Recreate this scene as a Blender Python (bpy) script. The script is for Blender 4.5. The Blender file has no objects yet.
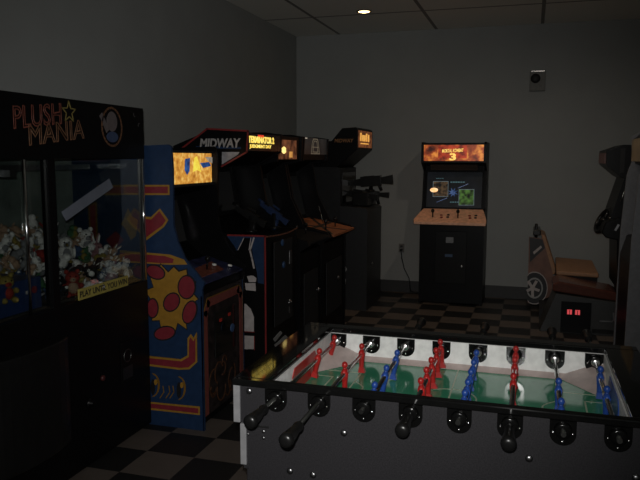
import bpy, math, random
from math import sin, cos, pi, radians
from mathutils import Vector, Matrix

random.seed(7)
SC = bpy.context.scene
COL = SC.collection

# ------------------------------------------------------------------ camera (fitted to the floor tiles, table and ceiling grid)
F, PITCH, YAW, ROLL, CAMH = 685.53, .1187, .2980, .0019, 1.6996
_fw = Vector((-sin(YAW) * cos(PITCH), cos(YAW) * cos(PITCH), -sin(PITCH)))
_r = Vector((cos(YAW), sin(YAW), 0)); _u = _r.cross(_fw)
_r2 = _r * cos(ROLL) + _u * sin(ROLL); _u2 = -_r * sin(ROLL) + _u * cos(ROLL)
CAM = Vector((0, 0, CAMH))


def P(px, py, ax, val):
    """point of the plane (axis ax = val) seen at a pixel of the photograph"""
    d = _fw + _r2 * ((px - 320) / F) + _u2 * ((240 - py) / F)
    return CAM + d * ((val - CAM[ax]) / d[ax])


# ------------------------------------------------------------------ materials
MATS = {}


def mat(name, col, rough=.5, metal=0., var=.12, scale=30., spec=.5, emit=0., coat=0.):
    if name in MATS:
        return MATS[name]
    m = bpy.data.materials.new(name); m.use_nodes = True
    nt = m.node_tree; b = nt.nodes['Principled BSDF']
    tc = nt.nodes.new('ShaderNodeTexCoord'); nz = nt.nodes.new('ShaderNodeTexNoise')
    nz.inputs['Scale'].default_value = scale; nz.inputs['Detail'].default_value = 3
    nt.links.new(tc.outputs['Object'], nz.inputs['Vector'])
    rp = nt.nodes.new('ShaderNodeValToRGB')
    rp.color_ramp.elements[0].position = .3; rp.color_ramp.elements[1].position = .7
    rp.color_ramp.elements[0].color = [c * (1 - var) for c in col] + [1]
    rp.color_ramp.elements[1].color = [min(1, c * (1 + var)) for c in col] + [1]
    nt.links.new(nz.outputs['Fac'], rp.inputs['Fac'])
    nt.links.new(rp.outputs['Color'], b.inputs['Base Color'])
    b.inputs['Roughness'].default_value = rough; b.inputs['Metallic'].default_value = metal
    b.inputs['Specular IOR Level'].default_value = spec
    b.inputs['Coat Weight'].default_value = coat
    if emit:
        nt.links.new(rp.outputs['Color'], b.inputs['Emission Color'])
        b.inputs['Emission Strength'].default_value = emit
    MATS[name] = m
    return m


def glow(name, c0, c1, strength, scale=12., pos=(.35, .65), detail=4, c2=None):
    """a backlit print: noise mottled translucent artwork that gives off light"""
    m = bpy.data.materials.new(name); m.use_nodes = True
    nt = m.node_tree; b = nt.nodes['Principled BSDF']
    tc = nt.nodes.new('ShaderNodeTexCoord'); nz = nt.nodes.new('ShaderNodeTexNoise')
    nz.inputs['Scale'].default_value = scale; nz.inputs['Detail'].default_value = detail
    nt.links.new(tc.outputs['Object'], nz.inputs['Vector'])
    rp = nt.nodes.new('ShaderNodeValToRGB')
    rp.color_ramp.elements[0].position = pos[0]; rp.color_ramp.elements[1].position = pos[1]
    rp.color_ramp.elements[0].color = (*c0, 1); rp.color_ramp.elements[1].color = (*c1, 1)
    if c2:
        e = rp.color_ramp.elements.new((pos[0] + pos[1]) / 2); e.color = (*c2, 1)
    nt.links.new(nz.outputs['Fac'], rp.inputs['Fac'])
    b.inputs['Base Color'].default_value = (.02, .02, .02, 1)
    b.inputs['Roughness'].default_value = .3
    nt.links.new(rp.outputs['Color'], b.inputs['Emission Color'])
    b.inputs['Emission Strength'].default_value = strength
    MATS[name] = m
    return m


def glass(name, tint=(.75, .8, .8), gl=.5):
    m = bpy.data.materials.new(name); m.use_nodes = True
    nt = m.node_tree; nt.nodes.clear()
    o = nt.nodes.new('ShaderNodeOutputMaterial'); mx = nt.nodes.new('ShaderNodeMixShader')
    t = nt.nodes.new('ShaderNodeBsdfTransparent'); g = nt.nodes.new('ShaderNodeBsdfGlossy')
    fr = nt.nodes.new('ShaderNodeFresnel'); fr.inputs['IOR'].default_value = 1.45
    mu = nt.nodes.new('ShaderNodeMath'); mu.operation = 'MULTIPLY'; mu.inputs[1].default_value = gl
    t.inputs['Color'].default_value = (*tint, 1); g.inputs['Roughness'].default_value = .03
    nt.links.new(fr.outputs[0], mu.inputs[0]); nt.links.new(mu.outputs[0], mx.inputs[0])
    nt.links.new(t.outputs[0], mx.inputs[1]); nt.links.new(g.outputs[0], mx.inputs[2])
    nt.links.new(mx.outputs[0], o.inputs['Surface'])
    MATS[name] = m
    return m


def floor_mat():
    m = bpy.data.materials.new('checker_tile'); m.use_nodes = True
    nt = m.node_tree; b = nt.nodes['Principled BSDF']
    ge = nt.nodes.new('ShaderNodeNewGeometry')
    mp = nt.nodes.new('ShaderNodeMapping'); mp.vector_type = 'TEXTURE'
    TX, TY = .3048, 4.27 / 15
    mp.inputs['Location'].default_value = (-2.0881, 3.6516, .5)
    mp.inputs['Scale'].default_value = (TX, TY, 10)
    nt.links.new(ge.outputs['Position'], mp.inputs['Vector'])
    ck = nt.nodes.new('ShaderNodeTexChecker'); ck.inputs['Scale'].default_value = 1
    ck.inputs['Color1'].default_value = (.135, .112, .096, 1)
    ck.inputs['Color2'].default_value = (.018, .018, .018, 1)
    nt.links.new(mp.outputs[0], ck.inputs['Vector'])
    nz = nt.nodes.new('ShaderNodeTexNoise'); nz.inputs['Scale'].default_value = 9
    nz.inputs['Detail'].default_value = 6
    nt.links.new(ge.outputs['Position'], nz.inputs['Vector'])
    mx = nt.nodes.new('ShaderNodeMix'); mx.data_type = 'RGBA'; mx.blend_type = 'MULTIPLY'
    rp = nt.nodes.new('ShaderNodeValToRGB')
    rp.color_ramp.elements[0].color = (.72, .72, .72, 1); rp.color_ramp.elements[1].color = (1, 1, 1, 1)
    nt.links.new(nz.outputs['Fac'], rp.inputs['Fac'])
    mx.inputs[0].default_value = 1
    nt.links.new(ck.outputs['Color'], mx.inputs[6]); nt.links.new(rp.outputs['Color'], mx.inputs[7])
    nt.links.new(mx.outputs[2], b.inputs['Base Color'])
    b.inputs['Roughness'].default_value = .45
    b.inputs['Specular IOR Level'].default_value = .3
    return m


def ceiling_mat():
    m = bpy.data.materials.new('ceiling_tile'); m.use_nodes = True
    nt = m.node_tree; b = nt.nodes['Principled BSDF']
    ge = nt.nodes.new('ShaderNodeNewGeometry')
    mp = nt.nodes.new('ShaderNodeMapping'); mp.vector_type = 'TEXTURE'
    mp.inputs['Location'].default_value = (-2.3816, 7.48, 0)
    nt.links.new(ge.outputs['Position'], mp.inputs['Vector'])
    br = nt.nodes.new('ShaderNodeTexBrick')
    br.offset = 0; br.squash = 1
    br.inputs['Scale'].default_value = 1
    br.inputs['Brick Width'].default_value = 1.2192; br.inputs['Row Height'].default_value = 1.2192
    br.inputs['Mortar Size'].default_value = .02; br.inputs['Mortar Smooth'].default_value = .1
    br.inputs['Color1'].default_value = (.84, .84, .78, 1); br.inputs['Color2'].default_value = (.81, .81, .75, 1)
    br.inputs['Mortar'].default_value = (.25, .245, .23, 1)
    nt.links.new(mp.outputs[0], br.inputs['Vector'])
    nt.links.new(br.outputs['Color'], b.inputs['Base Color'])
    b.inputs['Roughness'].default_value = .9
    return m


# ------------------------------------------------------------------ mesh collector
WORLD = {}   # object -> world position of its origin


class MB:
    def __init__(s, m=None):
        s.v = []; s.f = []; s.fm = []; s.sm = []; s.mats = []; s.cur = 0
        if m: s.use(m)

    def use(s, m):
        if m not in s.mats: s.mats.append(m)
        s.cur = s.mats.index(m); return s

    def add(s, vs, fs, smooth=False):
        n = len(s.v); s.v += [Vector(v) for v in vs]
        for f in fs:
            s.f.append([i + n for i in f]); s.fm.append(s.cur); s.sm.append(smooth)
        return s

    def box(s, x0, x1, y0, y1, z0, z1):
        vs = [(x, y, z) for x in (x0, x1) for y in (y0, y1) for z in (z0, z1)]
        return s.add(vs, [(0, 1, 3, 2), (4, 6, 7, 5), (0, 4, 5, 1), (2, 3, 7, 6), (0, 2, 6, 4), (1, 5, 7, 3)])

    def prism(s, pts, vec):
        vec = Vector(vec); n = len(pts); a = [Vector(p) for p in pts]
        nor = Vector((0, 0, 0))
        for i in range(n):
            p, q = a[i], a[(i + 1) % n]
            nor += (p - a[0]).cross(q - a[0])
        if nor.dot(vec) > 0: a.reverse()
        vs = a + [p + vec for p in a]
        fs = [list(range(n)), list(range(2 * n - 1, n - 1, -1))]
        for i in range(n):
            j = (i + 1) % n
            fs.append((i, i + n, j + n, j)[::-1] if False else (j, i, i + n, j + n))
        return s.add(vs, fs)

    def xz(s, prof, y0, y1):      # outline in x and z, thickness along y
        return s.prism([(x, y0, z) for x, z in prof], (0, y1 - y0, 0))

    def yz(s, prof, x0, x1):
        return s.prism([(x0, y, z) for y, z in prof], (x1 - x0, 0, 0))

    def xy(s, prof, z0, z1):
        return s.prism([(x, y, z0) for x, y in prof], (0, 0, z1 - z0))

    def cyl(s, p0, p1, r0, r1=None, seg=16, caps=True):
        p0 = Vector(p0); p1 = Vector(p1); r1 = r0 if r1 is None else r1
        d = (p1 - p0).normalized()
        a = d.orthogonal().normalized(); b = d.cross(a)
        vs = []
        for p, r in ((p0, r0), (p1, r1)):
            for i in range(seg):
                t = 2 * pi * i / seg; vs.append(p + a * (r * cos(t)) + b * (r * sin(t)))
        s.add(vs, [(i, (i + 1) % seg, seg + (i + 1) % seg, seg + i) for i in range(seg)], True)
        if caps:
            n = len(s.v) - 2 * seg
            s.f.append([n + i for i in reversed(range(seg))]); s.fm.append(s.cur); s.sm.append(False)
            s.f.append([n + seg + i for i in range(seg)]); s.fm.append(s.cur); s.sm.append(False)
        return s

    def lathe(s, p0, d, prof, seg=20):
        """prof: (distance along d, radius)"""
        p0 = Vector(p0); d = Vector(d).normalized(); a = d.orthogonal().normalized(); b = d.cross(a)
        vs = []; k = len(prof)
        for t_, r in prof:
            for i in range(seg):
                t = 2 * pi * i / seg; vs.append(p0 + d * t_ + a * (r * cos(t)) + b * (r * sin(t)))
        fs = []
        for j in range(k - 1):
            for i in range(seg):
                fs.append((j * seg + i, j * seg + (i + 1) % seg, (j + 1) * seg + (i + 1) % seg, (j + 1) * seg + i))
        fs.append(list(reversed(range(seg)))); fs.append([(k - 1) * seg + i for i in range(seg)])
        return s.add(vs, fs, True)

    def ell(s, c, r, seg=12, rings=8, rot=None):
        c = Vector(c); vs = []; fs = []
        if not hasattr(r, '__len__'): r = (r, r, r)
        for j in range(1, rings):
            th = pi * j / rings
            for i in range(seg):
                ph = 2 * pi * i / seg
                v = Vector((r[0] * sin(th) * cos(ph), r[1] * sin(th) * sin(ph), r[2] * cos(th)))
                vs.append(c + (rot @ v if rot else v))
        t = Vector((0, 0, r[2])); vs.append(c + (rot @ t if rot else t)); vs.append(c - (rot @ t if rot else t))
        n = (rings - 1) * seg
        for j in range(rings - 2):
            for i in range(seg):
                fs.append((j * seg + i, (j + 1) * seg + i, (j + 1) * seg + (i + 1) % seg, j * seg + (i + 1) % seg))
        for i in range(seg):
            fs.append((n, i, (i + 1) % seg)); fs.append((n + 1, (rings - 2) * seg + (i + 1) % seg, (rings - 2) * seg + i))
        return s.add(vs, fs, True)

    def tube(s, pts, r, seg=8):
        for a, b in zip(pts, pts[1:]): s.cyl(a, b, r, seg=seg)
        return s

    def ring(s, c, n, R, r, seg=24, sub=8):
        c = Vector(c); n = Vector(n).normalized(); a = n.orthogonal().normalized(); b = n.cross(a)
        vs = []; fs = []
        for i in range(seg):
            t = 2 * pi * i / seg; e = a * cos(t) + b * sin(t)
            for j in range(sub):
                u = 2 * pi * j / sub; vs.append(c + e * (R + r * cos(u)) + n * (r * sin(u)))
        for i in range(seg):
            for j in range(sub):
                fs.append((i * sub + j, ((i + 1) % seg) * sub + j, ((i + 1) % seg) * sub + (j + 1) % sub, i * sub + (j + 1) % sub))
        return s.add(vs, fs, True)

    # decals: pixel outline laid on a plane, raised th towards the room
    def decal(s, px, ax, val, n, th=.002):
        nv = Vector(n); pts = [P(x, y, ax, val) for x, y in px]
        return s.prism(pts, nv * th)

    def line(s, px, ax, val, n, w=.006, th=.002, closed=False):
        pts = [P(x, y, ax, val) for x, y in px]
        return s.line3(pts, n, w, th, closed)

    def line3(s, pts, n, w=.006, th=.002, closed=False):
        nv = Vector(n).normalized()
        pts = [Vector(p) for p in pts]
        if closed: pts = pts + [pts[0]]
        for a, b in zip(pts, pts[1:]):
            d = (b - a)
            if d.length < 1e-6: continue
            d.normalize(); q = d.cross(nv) * (w / 2); e = d * (w * .3)
            s.prism([a - e - q, b + e - q, b + e + q, a - e + q], nv * th)
        return s

    def build(s, name, parent=None, bevel=0., origin=None, seg=2):
        if parent is not None:
            org = WORLD[parent]
        elif origin is not None:
            org = Vector(origin)
        else:
            xs = [v.x for v in s.v]; ys = [v.y for v in s.v]; zs = [v.z for v in s.v]
            org = Vector(((min(xs) + max(xs)) / 2, (min(ys) + max(ys)) / 2, min(zs)))
        me = bpy.data.meshes.new(name)
        me.from_pydata([v - org for v in s.v], [], s.f)
        for m in s.mats: me.materials.append(m)
        me.polygons.foreach_set('material_index', s.fm)
        me.polygons.foreach_set('use_smooth', s.sm)
        me.update()
        o = bpy.data.objects.new(name, me); COL.objects.link(o)
        if parent is not None:
            o.parent = parent
        else:
            o.location = org
        WORLD[o] = org.copy()
        if bevel:
            b = o.modifiers.new('bevel', 'BEVEL'); b.width = bevel; b.segments = seg
            b.limit_method = 'ANGLE'; b.angle_limit = radians(40)
        return o


def thing(name, loc, label, cat, group=None):
    o = bpy.data.objects.new(name, None); COL.objects.link(o)
    o.location = loc; o.empty_display_size = .1
    WORLD[o] = Vector(loc)
    return tag(o, label, cat, group)


def tag(o, label, cat, group=None):
    o['label'] = label; o['category'] = cat
    if group: o['group'] = group
    return o


def struct(mb, name, **k):
    o = mb.build(name, **k); o['kind'] = 'structure'; return o


def child_copy(src, parent, loc_world, rot=None):
    o = src.copy(); COL.objects.link(o); o.parent = parent
    o.location = Vector(loc_world) - WORLD[parent]
    if rot: o.rotation_euler = rot
    WORLD[o] = Vector(loc_world)
    return o


def lettering(name, body, origin, u, v, W, H, m, parent, th=.002, outline=0., shear=0., spacing=1., bold=0.):
    """text fitted in a W x H rectangle whose lower left corner is origin"""
    cu = bpy.data.curves.new('txt', 'FONT'); cu.body = body
    cu.space_character = spacing; cu.shear = shear; cu.align_x = 'CENTER'
    cu.resolution_u = 3; cu.space_line = .8
    if outline:
        cu.fill_mode = 'NONE'; cu.bevel_depth = outline; cu.bevel_resolution = 0
    else:
        cu.extrude = .01; cu.offset = bold
    ob = bpy.data.objects.new('txt', cu); COL.objects.link(ob)
    dg = bpy.context.evaluated_depsgraph_get(); dg.update()
    me = bpy.data.meshes.new_from_object(ob.evaluated_get(dg))
    bpy.data.objects.remove(ob); bpy.data.curves.remove(cu)
    xs = [q.co.x for q in me.vertices]; ys = [q.co.y for q in me.vertices]; zs = [q.co.z for q in me.vertices]
    x0, x1, y0, y1, z0, z1 = min(xs), max(xs), min(ys), max(ys), min(zs), max(zs)
    u = Vector(u); v = Vector(v); n = u.cross(v); org = WORLD[parent]; o3 = Vector(origin)
    for q in me.vertices:
        c = q.co
        w = o3 + u * ((c.x - x0) / (x1 - x0) * W) + v * ((c.y - y0) / (y1 - y0) * H) + n * ((c.z - z0) / max(z1 - z0, 1e-6) * th)
        q.co = w - org
    me.materials.clear(); me.materials.append(m); me.name = name
    o = bpy.data.objects.new(name, me); COL.objects.link(o); o.parent = parent
    WORLD[o] = org.copy()
    return o


# ------------------------------------------------------------------ palette
black = mat('black_laminate', (.0035, .0035, .004), .4, spec=.18)
gloss = mat('gloss_black', (.008, .008, .008), .08, spec=.6)
charcoal = mat('charcoal_laminate', (.022, .022, .023), .5, spec=.2)
rubber = mat('black_rubber', (.008, .008, .008), .3, spec=.35)
bearing_m = mat('bearing_black', (.005, .005, .005), .16, spec=.35)
chrome = mat('chrome', (.75, .75, .75), .2, 1.)
steel = mat('brushed_steel', (.34, .34, .35), .32, 1.)
screen_m = mat('dark_screen', (.006, .006, .007), .06)
blue_paint = mat('blue_laminate', (.014, .034, .085), .42, spec=.3)
red_art = mat('crimson_print', (.2, .018, .028), .5)
yel_art = mat('amber_print', (.33, .17, .02), .5)
yel2 = mat('dark_amber_print', (.2, .1, .012), .5)  # deeper amber ink of the print
dk_art = mat('dark_print', (.01, .01, .012), .5)
red_trim = mat('red_trim', (.2, .02, .02), .4)
brown_trim = mat('brown_trim', (.16, .055, .03), .5)
pale_art = mat('pale_print', (.42, .38, .37), .6)
orange_art = mat('orange_print', (.34, .11, .04), .5)
white_plastic = mat('white_plastic', (.78, .77, .74), .35)
grey_plastic = mat('grey_plastic', (.3, .3, .3), .4)

# ------------------------------------------------------------------ the room
LX, RX, WY, FY, CZ = -2.955, 1.80, 8.573, -2.2, 3.2516
paint = mat('grey_wall_paint', (.325, .335, .328), .75, var=.03, scale=3, spec=.2)
vinyl = mat('dark_vinyl_base', (.03, .03, .031), .5)
struct(MB(floor_mat()).box(LX - .1, RX + .1, FY - .1, WY + .1, -.08, 0), 'floor')
struct(MB(ceiling_mat()).box(LX - .1, RX + .1, FY - .1, WY + .1, CZ, CZ + .08), 'ceiling')
struct(MB(paint).box(LX - .1, LX, FY - .1, WY + .1, 0, CZ), 'wall_left')
struct(MB(paint).box(RX, RX + .1, FY - .1, WY + .1, 0, CZ), 'wall_right')
struct(MB(paint).box(LX, RX, WY, WY + .1, 0, CZ), 'wall_back')
struct(MB(paint).box(LX, RX, FY - .1, FY, 0, CZ), 'wall_front')
BB = .150
struct(MB(vinyl).box(LX, LX + .012, FY, WY, 0, BB), 'baseboard_left')
struct(MB(vinyl).box(LX + .012, RX - .012, WY - .012, WY, 0, BB), 'baseboard_back')
struct(MB(vinyl).box(RX - .012, RX, FY, WY, 0, BB), 'baseboard_right')

# recessed ceiling lamps: one in view, the next ones of the grid behind the camera side
lamp_hot = mat('lamp_glow', (1., .72, .35), .4, emit=9., var=.02)
trim_m = mat('lamp_trim', (.25, .2, .14), .3, .6)


def downlight(x, y, label):
    t = thing('ceiling_downlight', (x, y, CZ), label, 'ceiling light')
    a = MB(trim_m); a.ring((x, y, CZ - .004), (0, 0, 1), .072, .009); a.build('trim_ring', t)
    b = MB(lamp_hot); b.lathe((x, y, CZ - .001), (0, 0, -1), [(0, .06), (.008, .055), (.014, .03), (.016, .005)]); b.build('bulb', t)
    return t


downlight(-1.763, 7.314, 'small round recessed ceiling downlight, the only lit lamp overhead')
downlight(.05, 6.1, 'small round recessed ceiling downlight in front of the lone upright, above the photo edge')


def lamp(name, kind, loc, energy, col, size=.06, aim=None, spot=None, blend=1.):
    l = bpy.data.lights.new(name, kind); l.energy = energy; l.color = col
    l.shadow_soft_size = size
    if spot: l.spot_size = radians(spot); l.spot_blend = blend
    o = bpy.data.objects.new(name, l); COL.objects.link(o); o.location = loc
    if aim: o.rotation_euler = Vector(aim).to_track_quat('-Z', 'Y').to_euler()
    return o


# ------------------------------------------------------------------ prize (claw) machine
cx0, cx1, cy0, cy1 = LX + .02, -2.252, 2.02, 3.695
ZB, ZH = .95, 1.695
claw = thing('prize_claw_machine', ((cx0 + cx1) / 2, (cy0 + cy1) / 2, 0),
             'black glass-fronted prize claw machine full of plush toys by the left wall', 'arcade machine')
m = MB(black); m.box(cx0, cx1, cy0, cy1, .03, ZB)
m.box(cx0 + .03, cx1 - .05, cy0 + .03, cy1 - .03, 0, .03)
m.build('base_cabinet', claw, .006)
m = MB(black); m.box(cx0, cx1, cy0, cy1, ZH, 1.995)
m.use(mat('marquee_tick_print', (.075, .07, .07), .5))
rr = random.Random(3)
for i in range(46):
    y = rr.uniform(2.25, 3.66); z = rr.uniform(1.715, 1.98)
    if 2.5 < y < 3.2: continue
    if 3.25 < y < 3.56: continue
    a = rr.uniform(0, 2 * pi); r = .012
    pts = [Vector((cx1, y + r * cos(a + k * .9), z + r * sin(a + k * .9))) for k in range(4)]
    m.line3(pts, (1, 0, 0), .004, .0015)
header = m.build('header_panel', claw)
# back of the tank, with pale teal printed backdrop
m = MB(mat('tank_back_print', (.12, .145, .13), .5, var=.5, scale=4)); m.box(cx0, cx0 + .02, cy0 + .03, cy1 - .03, ZB, ZH)
m.build('backdrop', claw)
for y0, y1 in ((cy0, cy0 + .04), (2.818, 2.868)):
    m = MB(black); m.box(cx1 - .045, cx1, y0, y1, ZB, ZH); m.build('window_post', claw)
m = MB(mat('dark_corner_post', (.03, .03, .03), .3)); m.box(cx1 - .03, cx1 - .002, cy1 - .035, cy1 - .002, ZB, ZH)
m.build('corner_post', claw)
m = MB(mat('polished_corner_trim', (.8, .8, .8), .1, 1.)); m.cyl((cx1 - .004, cy1 - .022, ZB + .005), (cx1 - .004, cy1 - .022, ZH - .003), .010, seg=32)
m.build('corner_trim', claw)
m = MB(mat('polished_post_trim', (.8, .8, .8), .1, 1.)); m.cyl((cx1 - .004, 2.655, ZB + .005), (cx1 - .004, 2.655, ZH - .003), .008, seg=32)
m.build('door_trim', claw)
pane = glass('tank_glass', (.88, .91, .9), .35)
m = MB(pane); m.box(cx1 - .012, cx1 - .008, 2.872, cy1 - .035, ZB + .005, ZH - .005); m.build('glass_pane', claw)
m = MB(pane); m.box(cx1 - .012, cx1 - .008, cy0 + .04, 2.822, ZB + .005, ZH - .005); m.build('glass_pane', claw)
m = MB(pane); m.box(cx0 + .02, cx1 - .03, cy1 - .012, cy1 - .008, ZB + .005, ZH - .005); m.build('glass_pane', claw)
m = MB(mat('tank_floor', (.02, .02, .02), .7)); m.xz([(cx0 + .02, ZB), (cx1 - .05, ZB), (cx1 - .05, ZB + .012), (cx1 - .10, ZB + .012), (cx0 + .02, 1.21)], cy0 + .03, cy1 - .03); m.build('tank_floor', claw)
# gantry and claw up under the header
m = MB(steel); m.box(cx0 + .3, cx0 + .33, cy0 + .05, cy1 - .05, 1.63, 1.66); m.box(cx0 + .03, cx1 - .06, 2.63, 2.67, 1.61, 1.64); m.build('gantry_rail', claw)
m = MB(steel); m.cyl((cx0 + .315, 2.65, 1.5), (cx0 + .315, 2.65, 1.62), .012); m.lathe((cx0 + .315, 2.65, 1.5), (0, 0, -1), [(0, .03), (.05, .035), (.06, .02)])
for k in range(3):
    a = k * 2 * pi / 3 + .4
    c = Vector((cx0 + .315, 2.65, 0)); e = Vector((cos(a), sin(a), 0))
    m.tube([c + e * .03 + Vector((0, 0, 1.45)), c + e * .10 + Vector((0, 0, 1.40)), c + e * .09 + Vector((0, 0, 1.32)), c + e * .04 + Vector((0, 0, 1.28))], .005)
m.build('grab_claw', claw)
# blue chute bin in the near corner of the tank
m = MB(mat('chute_blue', (.02, .042, .13), .4)); m.box(cx1 - .30, cx1 - .05, 2.50, 2.79, ZB + .015, 1.12)
m.use(red_art).cyl((cx1 - .05, 2.74, 1.06), (cx1 - .046, 2.74, 1.06), .018)
m.use(pale_art).cyl((cx1 - .05, 2.69, 1.055), (cx1 - .046, 2.69, 1.055), .009)
m.build('chute_bin', claw)
# bulged prize flap, coin plate and buttons on the base
m = MB(rubber)
pts = []
for k in range(13):
    a = pi * k / 12; pts.append((cx1 + .07 * sin(a), 2.63 - .27 * cos(a)))
m.xy([(cx1 - .01, 2.36)] + pts + [(cx1 - .01, 2.90)], .25, .80); m.build('prize_flap', claw, .008)
c0 = P(120, 344, 0, cx1); c1 = P(133, 378, 0, cx1)
m = MB(black); m.box(cx1, cx1 + .006, min(c0.y, c1.y), max(c0.y, c1.y), min(c0.z, c1.z), max(c0.z, c1.z))
m.build('coin_plate', claw, .002)
ym, zm, yw, zh = (c0.y + c1.y) / 2, (c0.z + c1.z) / 2, abs(c1.y - c0.y), abs(c0.z - c1.z)
m = MB(mat('dull_steel', (.12, .12, .12), .45, 1.)); m.box(cx1 + .006, cx1 + .010, ym - yw * .38, ym + yw * .38, zm - zh * .42, zm - zh * .12); m.ring((cx1 + .008, ym, zm + zh * .15), (1, 0, 0), yw * .3, .004); m.build('coin_slot', claw)
q = P(102, 378, 0, cx1); m = MB(mat('dark_red_button', (.06, .012, .012), .5)); m.lathe(q, (1, 0, 0), [(0, .016), (.012, .016), (.016, .008)]); m.build('push_button', claw)
q = P(89, 403, 0, cx1); m = MB(black); m.lathe(q, (1, 0, 0), [(0, .025), (.01, .025), (.014, .012), (.03, .012)]); m.build('lock', claw)
# lettering on the header
o_red = mat('letter_outline_rust', (.15, .045, .03), .5)
o_gold = mat('letter_outline_gold', (.2, .16, .05), .5)
o_tan = mat('letter_outline_tan', (.15, .075, .04), .5)
w = cx1 + .001
for word, pa, pb, hh, mt_ in (('PLUSH', (13.5, 129.5), (62, 124.5), .108, o_red), ('MANIA', (29, 146), (85, 138.5), .100, o_tan)):
    A_ = P(*pa, 0, w); B_ = P(*pb, 0, w)
    lettering('lettering', word, A_, (B_ - A_).normalized(), (0, 0, 1), (B_ - A_).length, hh, mt_, header, .002, outline=.03, spacing=1.02)
m = MB(o_gold); st = []
for k in range(10):
    r = .05 if k % 2 == 0 else .021; a = pi / 2 + k * pi / 5
    q = P(69, 112, 0, cx1); st.append(Vector((cx1, q.y + r * 1.1 * cos(a), q.z + r * 1.1 * sin(a))))
m.line3(st, (1, 0, 0), .006, .002, True); m.build('star_emblem', header)
OC = P(112, 127, 0, cx1); OY, OZ = OC.y, OC.z


def oval(mb, dy, dz, ry, rz, th=.002, n=22):
    mb.prism([Vector((cx1, OY + dy + ry * cos(2 * pi * k / n), OZ + dz + rz * sin(2 * pi * k / n))) for k in range(n)], (th, 0, 0))


m = MB(o_tan)
m.line3([Vector((cx1, OY + .095 * cos(2 * pi * k / 24), OZ + .105 * sin(2 * pi * k / 24))) for k in range(24)], (1, 0, 0), .011, .002, True)
m.use(mat('emblem_pale', (.12, .10, .10), .6)); oval(m, 0, .03, .05, .055)
m.prism([Vector((cx1, OY + a, OZ + b)) for a, b in ((-.115, .055), (-.09, .075), (-.03, -.015), (-.055, -.035))], (.002, 0, 0))
m.use(mat('emblem_blue', (.04, .06, .12), .6)); oval(m, 0, -.055, .055, .03, .0015)
m.build('oval_emblem', header)

# yellow strip in the window
q0 = P(79, 299.5, 0, cx1); q1 = P(128.5, 287, 0, cx1)
sg = thing('window_sign', (cx1 + .001, (q0.y + q1.y) / 2, q0.z), 'long yellow sign strip with black capitals along the bottom of the prize machine glass', 'sign')
a0 = P(79, 299.5, 0, cx1); b0 = P(128.5, 286.5, 0, cx1); z0 = (a0.z + b0.z) / 2; z1 = z0 + .06
m = MB(mat('yellow_sign', (.30, .25, .06), .6)); m.box(cx1 - .006, cx1 - .002, a0.y, b0.y, z0, z1); m.build('sign_strip', sg)
lettering('lettering', 'PLAY UNTIL YOU WIN', (cx1 - .002, a0.y + .012, z0 + .013), (0, 1, 0), (0, 0, 1), b0.y - a0.y - .024, .034, dk_art, sg, .001, bold=.02)
# pale reflection painted as a diagonal strip on the pane
tp = MB(mat('pale_reflection', (.13, .145, .18), .5, var=.15, scale=8))
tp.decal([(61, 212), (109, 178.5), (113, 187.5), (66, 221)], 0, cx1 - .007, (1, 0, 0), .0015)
tag(tp.build('reflection_strip'), 'pale strip of tape painted diagonally across the prize machine window', 'reflection')

# ------------------------------------------------------------------ plush toys
PC = {'white': (.68, .66, .64), 'grey': (.2, .2, .21), 'tan': (.34, .22, .15), 'black': (.02, .02, .022),
      'red': (.26, .035, .028), 'blue': (.05, .08, .15), 'pink': (.3, .15, .16), 'yellow': (.24, .18, .05), 'green': (.05, .12, .06)}
PM = {k: mat('plush_' + k, c, .95, var=.25, scale=60, spec=.05) for k, c in PC.items()}
eye_m = mat('plush_eye', (.005, .005, .005), .2)


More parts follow.
